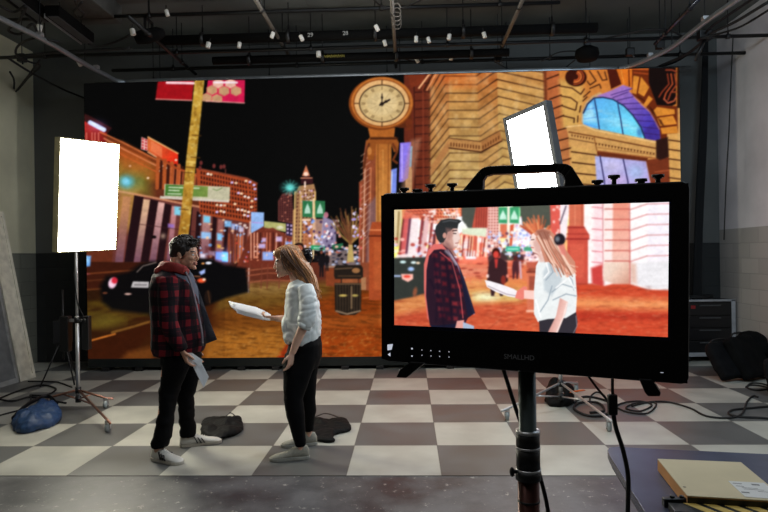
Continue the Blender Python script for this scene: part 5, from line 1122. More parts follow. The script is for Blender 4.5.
MB().obox(a_+Vector((-.03, -.1, 0)), (.03, 0, 0), (0, .01, 0), (0, 0, .22)).build('yoke', M_black, g); MB().obox(a_+Vector((-.03, .09, 0)), (.03, 0, 0), (0, .01, 0), (0, 0, .22)).build('yoke', M_black, g); MB().box(a_+Vector((-.03, -.1, .2)), a_+Vector((0, .1, .22))).build('clamp', M_black, g)
h = MB(); hang(h, a_+Vector((-.015, 0, .2))); h.build('hanger_rod', M_pipe, g)
# cable bundles overhead
def zc(pts, z): return [Z(x, y, z+dz) for x, y, dz in [(q+(0,))[:3] for q in pts]]
for k, (lab, pts, z, r) in enumerate([
    ('thick black cable looping down over the track at the upper left', [(60, 42), (35, 38), (18, 46), (17, 56), (30, 62), (40, 66), (28, 78), (15, 92), (14, 80), (10, 72)], 3.95, .013),
    ('black cable running level from the left wall to the numbered raceway', [(0, 58), (20, 56), (60, 52), (100, 50), (130, 48)], 4.0, .018),
    ('black cable sagging from the left fixtures to the first hanging tag', [(88, 44), (100, 46), (115, 42), (130, 35)], 4.1, .012),
    ('black cable running diagonally down to the left end of the video wall', [(8, 58), (30, 72), (60, 88), (84, 98)], 3.9, .014),
    ('black cable crossing behind the looped one at the upper left', [(40, 60), (22, 84), (12, 96)], 3.92, .012),
    ('bundled cable draped from the track bend to the right corner', [(640, 76), (660, 66), (685, 55), (700, 44), (712, 33), (735, 22), (768, 2)], 3.97, .016),
    ('second cable of the bundle at the top right corner', [(648, 70), (675, 62), (698, 46), (708, 30), (730, 14), (760, -6)], 4.02, .014),
    ('third cable sagging lowest at the top right corner', [(700, 38), (718, 34), (742, 26), (775, 6)], 3.95, .012),
    ('black cable lying in a wave on the pipes right of the round fixture', [(600, 40), (625, 34), (645, 30), (668, 30), (682, 36)], 4.15, .012),
    ('tangle of black cable at the top left corner', [(0, 6), (14, 12), (26, 6), (18, 22), (8, 30), (20, 34), (32, 24), (38, 34)], 4.02, .014),
    ('small cable loop hanging from the grey ceiling box', [(75, 0), (78, 8), (84, 14), (80, 18), (74, 12), (82, 2)], 4.15, .012),
    ('thin cable swagging between the white tags under the clock pipe', [(396, 54), (408, 60), (425, 63), (445, 60), (462, 56)], 4.05, .008),
    ('thin cable hanging in a curve at the very top beside the clock pipe', [(372, -2), (382, 6), (400, 8), (415, 3), (425, -2)], 4.25, .009),
    ('black cable along the top of the wall from the worn pipe rightwards', [(495, 62), (515, 72), (540, 76), (560, 71), (575, 60)], 3.98, .008)]):
    cable(lab, zc(pts, z), r)
p = Z(706, 36, 4.0); g = thing('cable_bracket', 'dark bracket where the right cable bundle meets the pipes', 'bracket', p); MB().box(p+Vector((-.09, -.05, -.05)), p+Vector((.06, .05, .06))).build('plate', M_black, g, bevel=.01); MB().tube([p+Vector((0, 0, 0)), p+Vector((-.12, 0, -.28))], .02).build('arm', M_black, g, True)
for k, q in enumerate(((630, 52), (498, 58), (660, 45), (22, 58))):
    p = Z(*q, 4.05); g = thing('pipe_clamp', ('black clamp on the pipe right of the round fixture', 'black clamp at the lower end of the worn brown pipe', 'black clamp where the shiny pipe meets the track bend', 'black clamp on the level cable by the left wall')[k], 'clamp', p)
    MB().box(p+Vector((-.05, -.04, -.05)), p+Vector((.05, .04, .05))).build('jaw', M_black, g, bevel=.012); MB().tube([p, p+Vector((.04, -.05, -.09))], .01).build('bolt', M_black, g, True); h = MB(); hang(h, p); h.build('hanger_rod', M_pipe, g)

# ================================================================ cables on the floor
def fc(pts, r): return [up(Z(x, y), r+.001) for x, y in pts]
for lab, pts, r in [
    ('long black cable snaking over the tiles towards the right wall', [(632, 407), (650, 403), (668, 403), (690, 409), (706, 417), (728, 419), (742, 415), (747, 403), (753, 397), (758, 398)], .009),
    ('black cable looping out of the picture at the right edge', [(775, 407), (752, 409), (733, 411), (729, 415), (740, 418), (760, 419), (780, 421)], .01),
    ('coiled black cable lying between the bags and the right edge', [(746, 388), (752, 384), (764, 385), (770, 389), (758, 391), (748, 389), (750, 386), (762, 387), (775, 391)], .009),
    ('tangled thin cable on the tiles behind the pole connector', [(612, 410), (622, 404), (640, 402), (652, 406), (640, 412), (626, 409), (636, 404), (656, 404), (648, 414), (628, 413), (614, 407)], .008),
    ('thick loops of black cable on the tiles right of the orange strap', [(574, 404), (584, 398), (600, 400), (612, 406), (606, 416), (588, 417), (574, 410), (580, 404), (598, 404), (604, 412), (590, 414)], .012),
    ('cable curling upright out of the loops below the monitor', [(592, 408), (590, 399), (596, 393), (604, 396), (608, 404)], .008),
    ('black cable lying across the tiles behind the blue sandbag', [(-10, 398), (12, 402), (30, 398), (48, 401), (66, 404)], .01),
    ('black cable curving under the leaning flats', [(-10, 404), (10, 395), (30, 388), (44, 386), (56, 390), (46, 396), (30, 396)], .01),
    ('thin cable running along the foot of the left wall', [(28, 382), (42, 382), (58, 383), (72, 388)], .008),
    ('cable trailing from the blue sandbag to the left edge', [(-10, 419), (8, 414), (22, 410), (30, 404), (31, 396)], .008)]:
    cable(lab, fc(pts, r), r)

# ================================================================ field monitor
PM, mu, mv, mn = rect_px([(393.9, 209.8), (669.2, 201.9), (667.9, 337.4), (393.9, 325.2)], .52)
if mn.y > 0: mn = -mn
mc_ = sum(PM, Vector())/4
def MP(x, y, off=0.):
    """point on the monitor front plane seen at x,y; off = metres towards the viewer"""
    d = ray(x, y); q = mc_+mn*off; return EYE+d*((q-EYE).dot(mn)/d.dot(mn))
mon = thing('field_monitor', 'large black production monitor on a pole showing a live view of the two people', 'monitor', MP(535, 372))
def rounded(c4, r, n=6):
    out = []
    for i in range(4):
        p, a_, b_ = c4[i], c4[i-1], c4[(i+1) % 4]; da, db = (a_-p).normalized()*r, (b_-p).normalized()*r
        c = p+da+db
        for k in range(n+1):
            t = k/n*math.pi/2; out.append(c-db*math.cos(t)-da*math.sin(t))
    return out
fr4 = [MP(380.5, 193.5), MP(689.5, 181), MP(688.5, 385), MP(381, 361)]
M_mon = mat('monitor black', (9, 9, 11), .38, var=.05, spec=.4)
bz = MB(); out = rounded(fr4, .014); scr = [MP(391.5, 206.8), MP(671.6, 198.6), MP(670.2, 340.8), MP(391.5, 328.2)]
bz.prism([mc_+(p-mc_)*1.004-mn*.0044 for p in out], -mn*.05); bz.build('case', M_mon, mon, bevel=.003)
# bezel ring in front of the recessed screen
rg = MB(); ins = scr
def ring(outer, inner, ext):
    o4, i4 = outer, inner
    for k in range(4):
        a_, b_, c_, d_ = o4[k], o4[(k+1) % 4], i4[(k+1) % 4], i4[k]
        rg.prism([a_, b_, c_, d_], ext)
rin = [MP(381, 195.5), MP(688.5, 183), MP(687.5, 383.5), MP(381.6, 359)]
ring(rin, ins, -mn*.0042); rg.build('bezel', M_mon, mon)
gl = MB().prism([p-mn*.0032 for p in scr], -mn*.0007); gl.build('glass_border', mat('glass border with blue glow', (10, 14, 44), .2, var=.02), mon)  # blue reflected glow is put into the border colour
SCREEN = paint_monitor(STREET)
s4 = [p-mn*.0028 for p in PM]
picture_grid('screen', screen_mat('monitor picture', 1.06, (6, 6, 7), .3), s4[3], s4[2]-s4[3], s4[0]-s4[3], 560, 260, SCREEN, draw_coords, mon, mon.location)
# carrying handle
ho = [(461, 192), (479, 170.5), (483, 167.5), (489, 166), (560, 163.2), (567, 163.8), (572, 166.5), (585, 187)]
hi = [(565, 188), (563.5, 177.5), (560, 173.5), (554, 171.6), (492, 174.2), (485.5, 176), (483, 180), (482.5, 192)]
hm = MB(); hoP = [MP(x, y, -.02) for x, y in ho]; hiP = [MP(x, y, -.02) for x, y in hi[::-1]]
for k in range(7): hm.prism([hoP[k], hoP[k+1], hiP[k+1], hiP[k]], -mn*.022)
hm.build('carrying_handle', M_mon, mon, bevel=.0015)
hk = MB(); hk.tube(smooth_path([MP(557, 172.5, -.012), MP(562, 175, -.012), MP(565, 181, -.012), MP(564, 187, -.012)], 4), .0012, 6); hk.build('handle_wire', M_chrome, mon, True)
for x, y in ((404, 188.6), (417.5, 190), (430.6, 185.2), (452, 184.2), (597.5, 181), (614, 176), (641, 179.6), (658, 175.4)):
    c = MP(x, y, -.02); k = MB(); k.tube([c-mv*.016, c], .0045, 10); k.tube([c-mv*.0035, c+mv*.0015], .0108, 18); k.tube([c-mv*.006, c-mv*.003], .007, 12); k.build('thumb_screw', M_mon, mon, True)
for q in ([(396, 377.5), (399.5, 370), (410, 362), (425, 363), (417, 369), (406, 378)], [(639, 379), (652, 380), (661, 393), (660, 396.5), (648, 396.5), (645, 393)]):
    MB().prism([MP(x, y, .006) for x, y in q], -mn*.03).build('foot', M_mon, mon, bevel=.002)
M_led = mat('lit marks', (200, 205, 215), .5, emit=(190, 196, 210), es=.9)
def dot(x, y, w_, h_, name='control_light'):
    a_ = MP(x, y, .0003); MB().obox(a_-mu*w_/2-mv*h_/2, mu*w_, mv*h_, mn*.0006).build(name, M_led, mon)
for x, y, s in ((412, 348.6, 1.8), (412, 356, 1.5), (422, 350, .8), (422, 355.3, .9), (430.9, 350.6, .9), (431, 356, .9), (439.7, 351.2, .9), (439.7, 356.4, .9), (449, 351.8, .9), (449, 357, .9)): dot(x, y, .0019*s, .0017*s)
a_ = [MP(x, y, .0003) for x, y in ((387.4, 344.6), (393, 344), (391.6, 349.6), (387.6, 350.4))]; MB().prism(a_, mn*.0005).build('lit_emblem', M_led, mon)
a_ = [MP(x, y, .0003) for x, y in ((387.6, 354.4), (390.4, 352.6), (390.4, 356.4))]; MB().prism(a_, mn*.0005).build('arrow_mark', M_led, mon)
a_ = MP(503.8, 358.6, .0002); text_mesh('SMALLHD', .0135, mat('grey lettering', (150, 152, 156), .5), mon, a_, mu, mv, 'lettering', .0002)
dot(662, 372.6, .005, .0008, 'power_mark')

# pole under the monitor
pc = MP(527, 385, -.045); pc2 = lambda y: Vector((pc.x, pc.y, W(527, y, pc.y).z))
pole = thing('monitor_pole', 'dark round pole with steel collars holding up the monitor', 'pole', (pc.x, pc.y, 0))
MB().tube([Vector((pc.x, pc.y, .55)), Vector((pc.x, pc.y, fr4[2].z+.015))], .0175, 24).build('upper_tube', mat('grey green tube', (84, 96, 96), .35, .4), pole, True)
MB().tube([Vector((pc.x, pc.y, .04)), pc2(474)], .0215, 24).build('lower_tube', mat('tube with brown reflection', (64, 34, 28), .3, .7), pole, True)  # brown reflection is put into the tube colour
for y0_, y1_, r, m in ((430, 433, .0240, M_chrome), (432, 447, .0235, M_black), (446, 448, .0245, M_chrome), (447, 469, .0236, M_black), (468, 470.5, .0252, M_chrome), (470, 479, .0252, M_black), (499, 501, .0225, M_black)):
    MB().tube([pc2(y0_), pc2(y1_)], r, 24).build('collar', m, pole, True)
k = MB(); q = pc2(470); k.tube([q, q+Vector((-.032, -.01, 0))], .004); k.ell(q+Vector((-.034, -.01, 0)), (.005, .006, .010)); k.build('locking_knob', M_black, pole, True)
for t in (0, 2.1, 4.2): MB().tube([Vector((pc.x, pc.y, .3)), Vector((pc.x+.45*math.cos(t), pc.y+.45*math.sin(t), .015))], .012, 10).build('leg', M_black, pole, True)
MB().obox(pc+Vector((-.04, -.005, .04)), (.08, 0, 0), (0, .04, 0), (0, 0, .12)).build('mount_plate', M_black, pole)
yq = pc.y+.03
cable('black cable dropping from the monitor behind the left side of the pole', [W(503, 368, yq), W(508, 384, yq), W(519, 418, yq), W(531, 448, yq), W(541, 480, yq), W(549, 520, yq), W(552, 600, yq)], .0042)
cb_ = thing('plug_cable', 'black cable with a thick plug hanging straight below the monitor', 'cable', W(612, 400, 1.12))
MB().tube(smooth_path([W(612.5, 378, 1.12), W(612.5, 390, 1.12), W(613, 396, 1.12)]), .0028).build('cord', M_rubber, cb_, True)
MB().box(W(608, 415, 1.12)+Vector((0, -.006, 0)), W(617, 394, 1.12)+Vector((0, .006, 0))).build('plug', M_black, cb_, bevel=.003)
MB().tube(smooth_path([W(613, 412, 1.12), W(616, 428, 1.12), W(623, 450, 1.12), W(628, 475, 1.12), W(628, 500, 1.12), W(627, 560, 1.12)]), .0042).build('cord', M_rubber, cb_, True)
cable('thin black cable slanting from the monitor down to the plug', [W(587, 374, 1.16), W(594, 384, 1.15), W(602, 394, 1.14), W(609, 402, 1.13)], .0022)

# ================================================================ table, box, clapperboard
TZ = .95
ty0 = Z(690, 451, TZ).y; tx0 = Z(607, 447, TZ)
pts = [Z(645, 512, TZ), Z(609.5, 455, TZ), Z(607.5, 450, TZ), Z(609, 447.6, TZ), Z(614, 446.6, TZ), Z(768, 454, TZ), Z(900, 461, TZ), Z(1000, 560, TZ), Z(690, 600, TZ)]
tb = thing('equipment_table', 'dark glossy table top reaching into the lower right corner', 'table', (Z(700, 480, TZ).x, Z(700, 480, TZ).y, 0))
MB().prism(pts, (0, 0, -.022)).build('tabletop', mat('dark laminate', (78, 84, 104), .26, var=.2, scale=6), tb, bevel=.0012, seg=2)
e_ = MB().prism([p+Vector((0, 0, -.0225))-(p-Z(760, 490, TZ))*.02 for p in pts], (0, 0, -.012)); e_.build('edge_band', M_black, tb)
cx_ = [pts[2]+Vector((.1, -.1, 0)), Z(900, 461, TZ)+Vector((-.1, -.1, 0)), Z(960, 540, TZ), Z(700, 590, TZ)+Vector((.05, .0, 0))]
for p in cx_: MB().tube([Vector((p.x, p.y, 0)), Vector((p.x, p.y, TZ-.03))], .016, 12).build('leg', M_black, tb, True)
bh = .032; A4 = [Z(657.5, 458.6, TZ+bh), Z(741, 462, TZ+bh), Z(789, 501.5, TZ+bh), Z(687.5, 495.6, TZ+bh)]
bxr = thing('cardboard_box', 'flat beige cardboard box with a white label lying on the dark table', 'box', sum(A4, Vector())/4-Vector((0, 0, bh)))
dn_ = Vector((0, 0, -bh))
MB().prism([p+dn_*.08 for p in A4], dn_*.84).build('body', mat('orange brown card', (196, 140, 84), .75), bxr)
MB().prism(A4, dn_*.09).build('lid', mat('beige card', (196, 184, 150), .7, var=.06), bxr, bevel=.001)
fb = [A4[3], A4[2]]; MB().prism([fb[0]+dn_*.12, fb[1]+dn_*.12, fb[1]+dn_, fb[0]+dn_], Vector((0, -.0012, 0))).build('front_panel', M_black, bxr)
lz = TZ+bh+.0004; LB = [Z(728, 481, lz), Z(764, 483, lz), Z(786, 500, lz), Z(745, 496.8, lz)]
lb = MB().prism(LB, (0, 0, .0004)).build('shipping_label', mat('white label', (206, 208, 206), .6, var=.03), bxr)
tx = MB()
def bar(x0, y0_, x1, y1, t):
    a_, b_ = Z(x0, y0_, lz+.0006), Z(x1, y1, lz+.0006); d = (b_-a_); n_ = Vector((-d.y, d.x, 0)).normalized()*t; tx.prism([a_, b_, b_+n_, a_+n_], (0, 0, .0002))
for q in ((733, 483.4, 742, 484, .003), (752, 485, 760, 485.6, .007), (736, 486, 744, 486.6, .002), (742, 492.6, 750, 493.2, .006), (744, 489, 764, 490.4, .0012), (742, 487.6, 758, 488.8, .0012), (758, 491.5, 770, 492.4, .0014)): bar(*q)
tx.build('print', mat('grey print', (110, 110, 112), .7), lb)
mk = MB(); c = Z(684.5, 487, lz); mk.disc(c, c+Vector((0, 0, .0003)), .0035); mk.build('small_mark', mat('faint mark', (120, 116, 100), .7), bxr)
# clapperboard lying in front of the box
cz = TZ; cl = thing('clapperboard', 'clapperboard with yellow and black striped sticks in front of the cardboard box', 'clapperboard', Z(720, 512, cz))
def stick(name, y0_, y1, z0, z1):
    a_, b_ = Z(668, y0_, z1), Z(800, y0_+5.5, z1); u = (b_-a_); L2 = u.length; u.normalize(); n_ = Vector((u.y, -u.x, 0)); w_ = (Z(700, y1, z1)-Z(700, y0_, z1)).length
    st = MB().obox(a_-Vector((0, 0, z1-z0)), u*L2, n_*w_, (0, 0, z1-z0)).build(name, M_black, cl, bevel=.001)
    s_ = MB(); k = 0; st_w = .0245; sk = w_*.7
    x = .03
    while x < L2-.03:
        s_.prism([a_+u*x, a_+u*(x+st_w), a_+u*(x+st_w+sk)+n_*w_, a_+u*(x+sk)+n_*w_], (0, 0, .0006)); x += .039
    s_.build('stripes', mat('yellow stripe '+name, (206, 176, 90), .6), st)
stick('upper_stick', 502.5, 510.5, cz+.002, cz+.016)
stick('lower_stick', 511.5, 519, cz+.002, cz+.014)
h = MB(); p = Z(672, 507, cz); h.obox(p+Vector((-.02, -.01, .002)), (.07, 0, 0), (0, .016, 0), (0, 0, .019)); 
for x in (.0, .02, .038): h.disc(p+Vector((x, -.002, .02)), p+Vector((x, -.002, .026)), .005)
h.build('hinge', M_black, cl, bevel=.002)
MB().obox(Z(672, 519, cz), Z(800, 526, cz)-Z(672, 519, cz), (.02, -.22, 0), (0, 0, .008)).build('slate', M_matblack, cl, bevel=.001)
# ================================================================ people
def head_parts(mb, org, yaw, pitch, s=1., female=False):
    """skull, face, nose, lips, chin, ears around org (ear height); faces local +X turned by yaw"""
    R_ = Matrix.Rotation(yaw, 3, 'Z')@Matrix.Rotation(pitch, 3, 'Y')
    T = lambda x, y, z: org+R_@(Vector((x, y, z))*s)
    E_ = lambda c, r, n=18, m=12: mb.ell(T(*c), tuple(q*s for q in r), n, m, R_)
    E_((-.012, 0, .042), (.098, .076, .084)); E_((.03, 0, .03), (.066, .066, .075)); E_((.045, 0, -.03), (.052, .056, .07))
    E_((.02, 0, -.06), (.055, .054, .045)); E_((.058, 0, -.078), (.036, .034, .036)); E_((.082, 0, -.104), (.018, .02, .016))
    E_((.078, 0, .022), (.022, .05, .012)); 
    for y in (-1, 1):
        E_((.066, .036*y, -.022), (.03, .022, .022)); E_((-.004, .077*y, -.008), (.018, .009, .03), 12, 8); E_((-.010, .083*y, .004), (.014, .007, .018), 12, 8)
    mb.loft([(T(.090, 0, .018), .008*s, .009*s), (T(.102, 0, -.008), .009*s, .010*s), (T(.113, 0, -.028), .011*s, .0135*s), (T(.104, 0, -.041), .009*s, .015*s)], 12, ref=tuple(R_@Vector((0, 1, 0))))
    E_((.095, .012, -.040), (.010, .008, .007), 10, 8); E_((.095, -.012, -.040), (.010, .008, .007), 10, 8)
    E_((.0945, 0, -.0615), (.011, .023, .0065), 12, 8); E_((.092, 0, -.0745), (.012, .020, .0075), 12, 8)
    for y in (-1, 1): E_((.083, .031*y, .001), (.0135, .0155, .0115), 12, 8)
    def pick(c):
        p = R_.transposed()@(c-org)/s
        if p.x > .078 and abs(p.y) < .026 and -.083 < p.z < -.055: return 1
        for y in (-1, 1):
            q = Vector((p.x-.09, p.y-.031*y, p.z-.001))
            if p.x > .082 and abs(q.y) < .013 and abs(q.z) < .0065: return 3 if abs(q.y+.0) < .0058 else 2
        if p.x > .068 and .012 < abs(p.y) < .05 and .019 < p.z-.12*(.03-abs(abs(p.y)-.03)) < .029: return 3
        return 0
    return T, R_, pick
def hand(mb, wrist, fwd, pal, size=1., curl=.5, thumb_side=1, spread=1.):
    """palm, four unequal bent fingers and a thumb leaving the palm's side; pal = direction the palm faces"""
    f = Vector(fwd).normalized(); n = Vector(pal); n = (n-f*n.dot(f)).normalized(); s_ = f.cross(n)*thumb_side; k = size
    P_ = lambda a, b, c: wrist+(f*a+s_*b+n*c)*k
    mb.loft([(P_(-.02, 0, 0), .021*k, .026*k), (P_(.012, 0, .002), .017*k, .032*k), (P_(.05, 0, .004), .014*k, .040*k), (P_(.088, 0, .005), .011*k, .038*k)], 14, ref=tuple(s_))
    for i, (b, L) in enumerate(((.030, .072), (.0105, .080), (-.0095, .074), (-.029, .058))):
        a0 = .08 if i < 3 else .074; p = P_(a0, b, .004); d = (f+s_*(.12-.09*i)*spread).normalized(); path = [p-d*.02*k, p]; ang = 0
        for seg, fr in enumerate((.45, .31, .24)):
            ang += curl*(.75+.12*i); dd = d*math.cos(ang)+n*math.sin(ang); p = p+dd*L*fr*k; path.append(p)
        mb.tube(path, [.0095*k, .0092*k, .0086*k, .0078*k, .0062*k], 10)
    p = P_(.018, .026, .008); d = (f*.62+s_*.62+n*.45).normalized(); q = p+d*.036*k; r = q+(f*.85+s_*.1+n*.5).normalized()*.03*k; t = r+(f*.8-s_*.15+n*.55).normalized()*.022*k
    mb.tube([P_(.008, .012, .004), p, q, r, t], [.013*k, .0135*k, .011*k, .0095*k, .007*k], 10)
def foot_shoe(parent, heel, toe, hgt, wid, M_up, M_sole, M_acc, stripes=True, laces=True, M_lace=None):
    """low sports shoe: sole, upper, side marks, laces; heel and toe lie on the floor"""
    heel, toe = Vector(heel), Vector(toe); u = toe-heel; L_ = u.length; u.normalize(); s_ = Vector((-u.y, u.x, 0)); up_ = Vector((0, 0, 1))
    prof = [(0, .34, .66), (.06, .62, .98), (.18, .74, 1.), (.3, .74, .98), (.42, .72, .84), (.55, .84, .66), (.68, .96, .54), (.8, .98, .47), (.9, .82, .40), (.97, .5, .30), (1., .2, .18)]
    def sec(mb, z0, zs, grow, fn):
        n = 20; vs = []
        for t, w_, h_ in prof:
            c = heel+u*(L_*t); H = fn(t, h_)
            for k in range(n):
                th = 2*math.pi*k/n; a_ = math.cos(th); b_ = math.sin(th)
                a_ = math.copysign(abs(a_)**.7, a_); zz = z0+(H-z0)*(.5+.5*b_) if True else 0
                nar = 1-.28*max(0, b_)
                vs.append(c+s_*(a_*w_*wid/2*grow*nar)+up_*zz)
        N = len(prof); mb.add(vs, [(j*n+k, j*n+(k+1) % n, (j+1)*n+(k+1) % n, (j+1)*n+k) for j in range(N-1) for k in range(n)]+[tuple(range(n-1, -1, -1)), tuple((N-1)*n+k for k in range(n))])
    sh = MB(); sec(sh, .012, 1, .97, lambda t, h_: h_*hgt); upn = sh.build('shoe', M_up, parent, True)
    so = MB(); n = 28; ring = []
    for k in range(n):
        pass
    prof2 = [(t, w_) for t, w_, _ in prof]; outl = [heel+u*(L_*(t*1.02-.01))+s_*(w_*wid/2*1.05) for t, w_ in prof2]+[heel+u*(L_*(t*1.02-.01))-s_*(w_*wid/2*1.05) for t, w_ in prof2[::-1]]
    so.prism([p+up_*.001 for p in outl], up_*.024); so.build('sole', M_sole, upn, bevel=.003)
    if stripes:
        for sd in (-1, 1):
            for k in range(3):
                t0 = .40+k*.085; z0, z1 = .026, hgt*(.74-k*.07); w0 = wid/2*(.78+k*.07)
                b_ = heel+u*(L_*t0)+s_*sd*(w0+.004)+up_*z0; tp = heel+u*(L_*(t0-.08))+s_*sd*(w0*.80+.004)+up_*z1
                MB().obox(b_-s_*sd*.008, u*.0085, s_*sd*.010, tp-b_).build('stripe', M_acc, upn)
    if laces:
        for k in range(5):
            t = .42+k*.055; h_ = hgt*(.86-k*.075)
            MB().tube([heel+u*(L_*t)+s_*wid*.17+up_*(h_-.008), heel+u*(L_*t)+up_*(h_+.004), heel+u*(L_*t)-s_*wid*.17+up_*(h_-.008)], .0032, 6).build('lace', M_lace or M_up, upn, True)
    return upn
def skin_mat(name, rgb):
    m = mat(name, rgb, .5, var=.06, scale=22); b = m.node_tree.nodes['Principled BSDF']; b.inputs['Subsurface Weight'].default_value = .12; b.inputs['Subsurface Radius'].default_value = (.01, .004, .002); return m
def locks(mb, strands, r, n=6):
    for st in strands: mb.tube(smooth_path(st, 3), [r*(.6+.4*math.sin(math.pi*min(1, .15+t/(len(st)*3-2)))) if t < (len(st)-1)*3-2 else r*.2 for t in range((len(st)-1)*3+1)], n)
M_eye = mat('eye white', (206, 200, 194), .3, var=.02); M_iris = mat('dark brow and iris', (34, 24, 20), .5)

# ---------------------------------------------------------------- man
YM = 4.58; K = YM/F
man = thing('person', 'man in a red and black plaid jacket holding a folded sheet, standing in profile', 'person', (W(178, 300, YM).x, YM, 0))
G = lambda x, y, d=0.: W(x, y, YM+d)
M_skin = skin_mat('light skin', (196, 148, 122)); M_lip = mat('lips', (170, 112, 98), .45, var=.05)
b = MB(); ho_ = G(185, 254.6)
T_, R_, pick = head_parts(b, ho_, -.13, .05, .96)
b.loft([(G(178, 257, 0), .055, .058), (G(177, 268, 0), .052, .056), (G(174, 279, 0), .062, .075)], 18)
b.loft([(G(174, 272), .06, .08), (G(173, 282), .085, .165), (G(173, 300), .10, .165), (G(174, 325), .095, .14), (G(176, 350), .10, .15), (G(178, 362), .09, .14)], 20)
arm = [(G(172, 283, -.175), .052, .05), (G(170, 302, -.21), .045, .045), (G(168, 322, -.235), .04, .04), (G(174, 337, -.235), .036, .036), (G(181, 350, -.225), .027, .03)]
b.loft(arm, 14)
b.loft([(G(174, 283, .175), .052, .05), (G(176, 302, .21), .045, .045), (G(178, 322, .215), .04, .04), (G(186, 338, .2), .034, .034), (G(190, 347, .19), .027, .03)], 14)
hand(b, G(182.5, 351.5, -.222), (.35, -.02, -1), (.75, .45, .25), 1., .55, 1)
hand(b, G(191, 349, .185), (.4, -.1, -1), (.7, -.3, .2), 1., .5, -1)
h1_, t1_ = Z(152.5, 459.5), Z(182.5, 464.5); h2_, t2_ = Z(180, 447), Z(221.5, 442)
an1 = h1_.lerp(t1_, .22)+Vector((0, 0, .09)); an2 = h2_.lerp(t2_, .2)+Vector((0, 0, .09))
kn1 = G(168, 397, -.13); kn2 = G(185.5, 396, .08)
b.loft([(G(174, 356, -.08), .08, .085), (kn1.lerp(G(173, 356, -.08), .5), .07, .075), (kn1, .055, .055), (kn1.lerp(an1, .4), .05, .05), (an1, .035, .035), (an1-Vector((0, 0, .05)), .035, .035)], 16)
b.loft([(G(182, 356, .08), .08, .085), (kn2.lerp(G(182, 356, .08), .5), .07, .075), (kn2, .055, .055), (kn2.lerp(an2, .4), .05, .05), (an2, .035, .035), (an2-Vector((0, 0, .05)), .035, .035)], 16)
for h_, t_ in ((h1_, t1_), (h2_, t2_)): b.loft([(h_.lerp(t_, .15)+Vector((0, 0, .045)), .03, .03), (h_.lerp(t_, .5)+Vector((0, 0, .04)), .022, .03), (h_.lerp(t_, .85)+Vector((0, 0, .03)), .013, .03)], 12)
build_solid(b, 'body', [M_skin, M_lip, M_eye, M_iris], man, .0042, 3, pick=pick)
# trousers
M_trs = mat('black denim', (10, 10, 11), .85, scale=40, bump=.2, spec=.1)
b = MB()
b.loft([(G(181, 344, 0), .135, .17), (G(181, 354, 0), .15, .18), (G(181, 364, 0), .14, .175)], 22)
b.loft([(G(178, 352, -.085), .118, .10), (G(174, 374, -.10), .092, .095), (G(168.5, 394, -.12), .070, .080), (kn1.lerp(an1, .3)+Vector((.01, 0, 0)), .064, .075), (kn1.lerp(an1, .75)+Vector((.015, 0, 0)), .066, .078), (an1+Vector((.006, 0, .03)), .068, .078), (an1+Vector((.006, 0, .012)), .060, .070)], 20)
b.loft([(G(187, 352, .085), .120, .10), (G(189, 372, .09), .092, .095), (G(185.5, 396, .09), .068, .08), (kn2.lerp(an2, .35), .060, .075), (kn2.lerp(an2, .75)+Vector((.0, 0, 0)), .062, .076), (an2+Vector((.0, 0, .015)), .068, .078), (an2+Vector((.0, 0, -.01)), .062, .07)], 20)
def tr_fold(c):
    z = c.z; return .010*mnoise.noise(Vector((c.x*6, c.y*6, z*11)))+.005*mnoise.noise(Vector((c.x*16+3, c.y*16, z*26)))-.004*max(0, math.sin(z*62+c.x*18))*(1 if z < .42 else .3)
build_solid(b, 'trousers', M_trs, man, .010, 3, folds=tr_fold)
M_wht = mat('white leather', (206, 204, 196), .45, var=.05); M_sol = mat('off white sole', (176, 170, 158), .6); M_strp = mat('black stripe', (18, 18, 20), .5)
foot_shoe(man, h1_, t1_, .105, .105, M_wht, M_sol, M_strp); foot_shoe(man, h2_, t2_, .105, .105, M_wht, M_sol, M_strp)
# t-shirt
b = MB(); b.loft([(G(179, 268.5, 0), .065, .07), (G(180, 276, 0), .09, .14), (G(181.5, 290, 0), .122, .155), (G(183, 310, 0), .128, .155), (G(184, 340, 0), .135, .16), (G(184, 350, 0), .135, .16)], 20)
build_solid(b, 'shirt', mat('blue grey shirt', (74, 82, 98), .8, scale=20), man, .012, 3)
# plaid jacket
mp = bpy.data.materials.new('red and black plaid'); mp.use_nodes = True; nt = mp.node_tree; bs = nt.nodes['Principled BSDF']; bs.inputs['Roughness'].default_value = .85; bs.inputs['Specular IOR Level'].default_value = .15
tc = nt.nodes.new('ShaderNodeTexCoord'); sp = nt.nodes.new('ShaderNodeSeparateXYZ'); nt.links.new(tc.outputs['Object'], sp.inputs[0])
ns = nt.nodes.new('ShaderNodeTexNoise'); ns.inputs['Scale'].default_value = 5; nt.links.new(tc.outputs['Object'], ns.inputs['Vector']); off = math_node(nt, 'MULTIPLY', math_node(nt, 'SUBTRACT', ns.outputs['Fac'], .5), .05)
def band(src, per, duty, ph=0.): return math_node(nt, 'LESS_THAN', math_node(nt, 'FRACT', math_node(nt, 'DIVIDE', math_node(nt, 'ADD', math_node(nt, 'ADD', src, off), 10+ph), per)), duty)
hx = math_node(nt, 'MULTIPLY_ADD', sp.outputs[1], .7, sp.outputs[0])
s1_ = band(hx, .11, .44); s2_ = band(sp.outputs[2], .11, .44); s3_ = band(hx, .11, .06, .03); s4_ = band(sp.outputs[2], .11, .06, .03)
sm = math_node(nt, 'MULTIPLY', math_node(nt, 'ADD', s1_, s2_), .5); sm2 = math_node(nt, 'MULTIPLY', math_node(nt, 'ADD', s3_, s4_), .12)
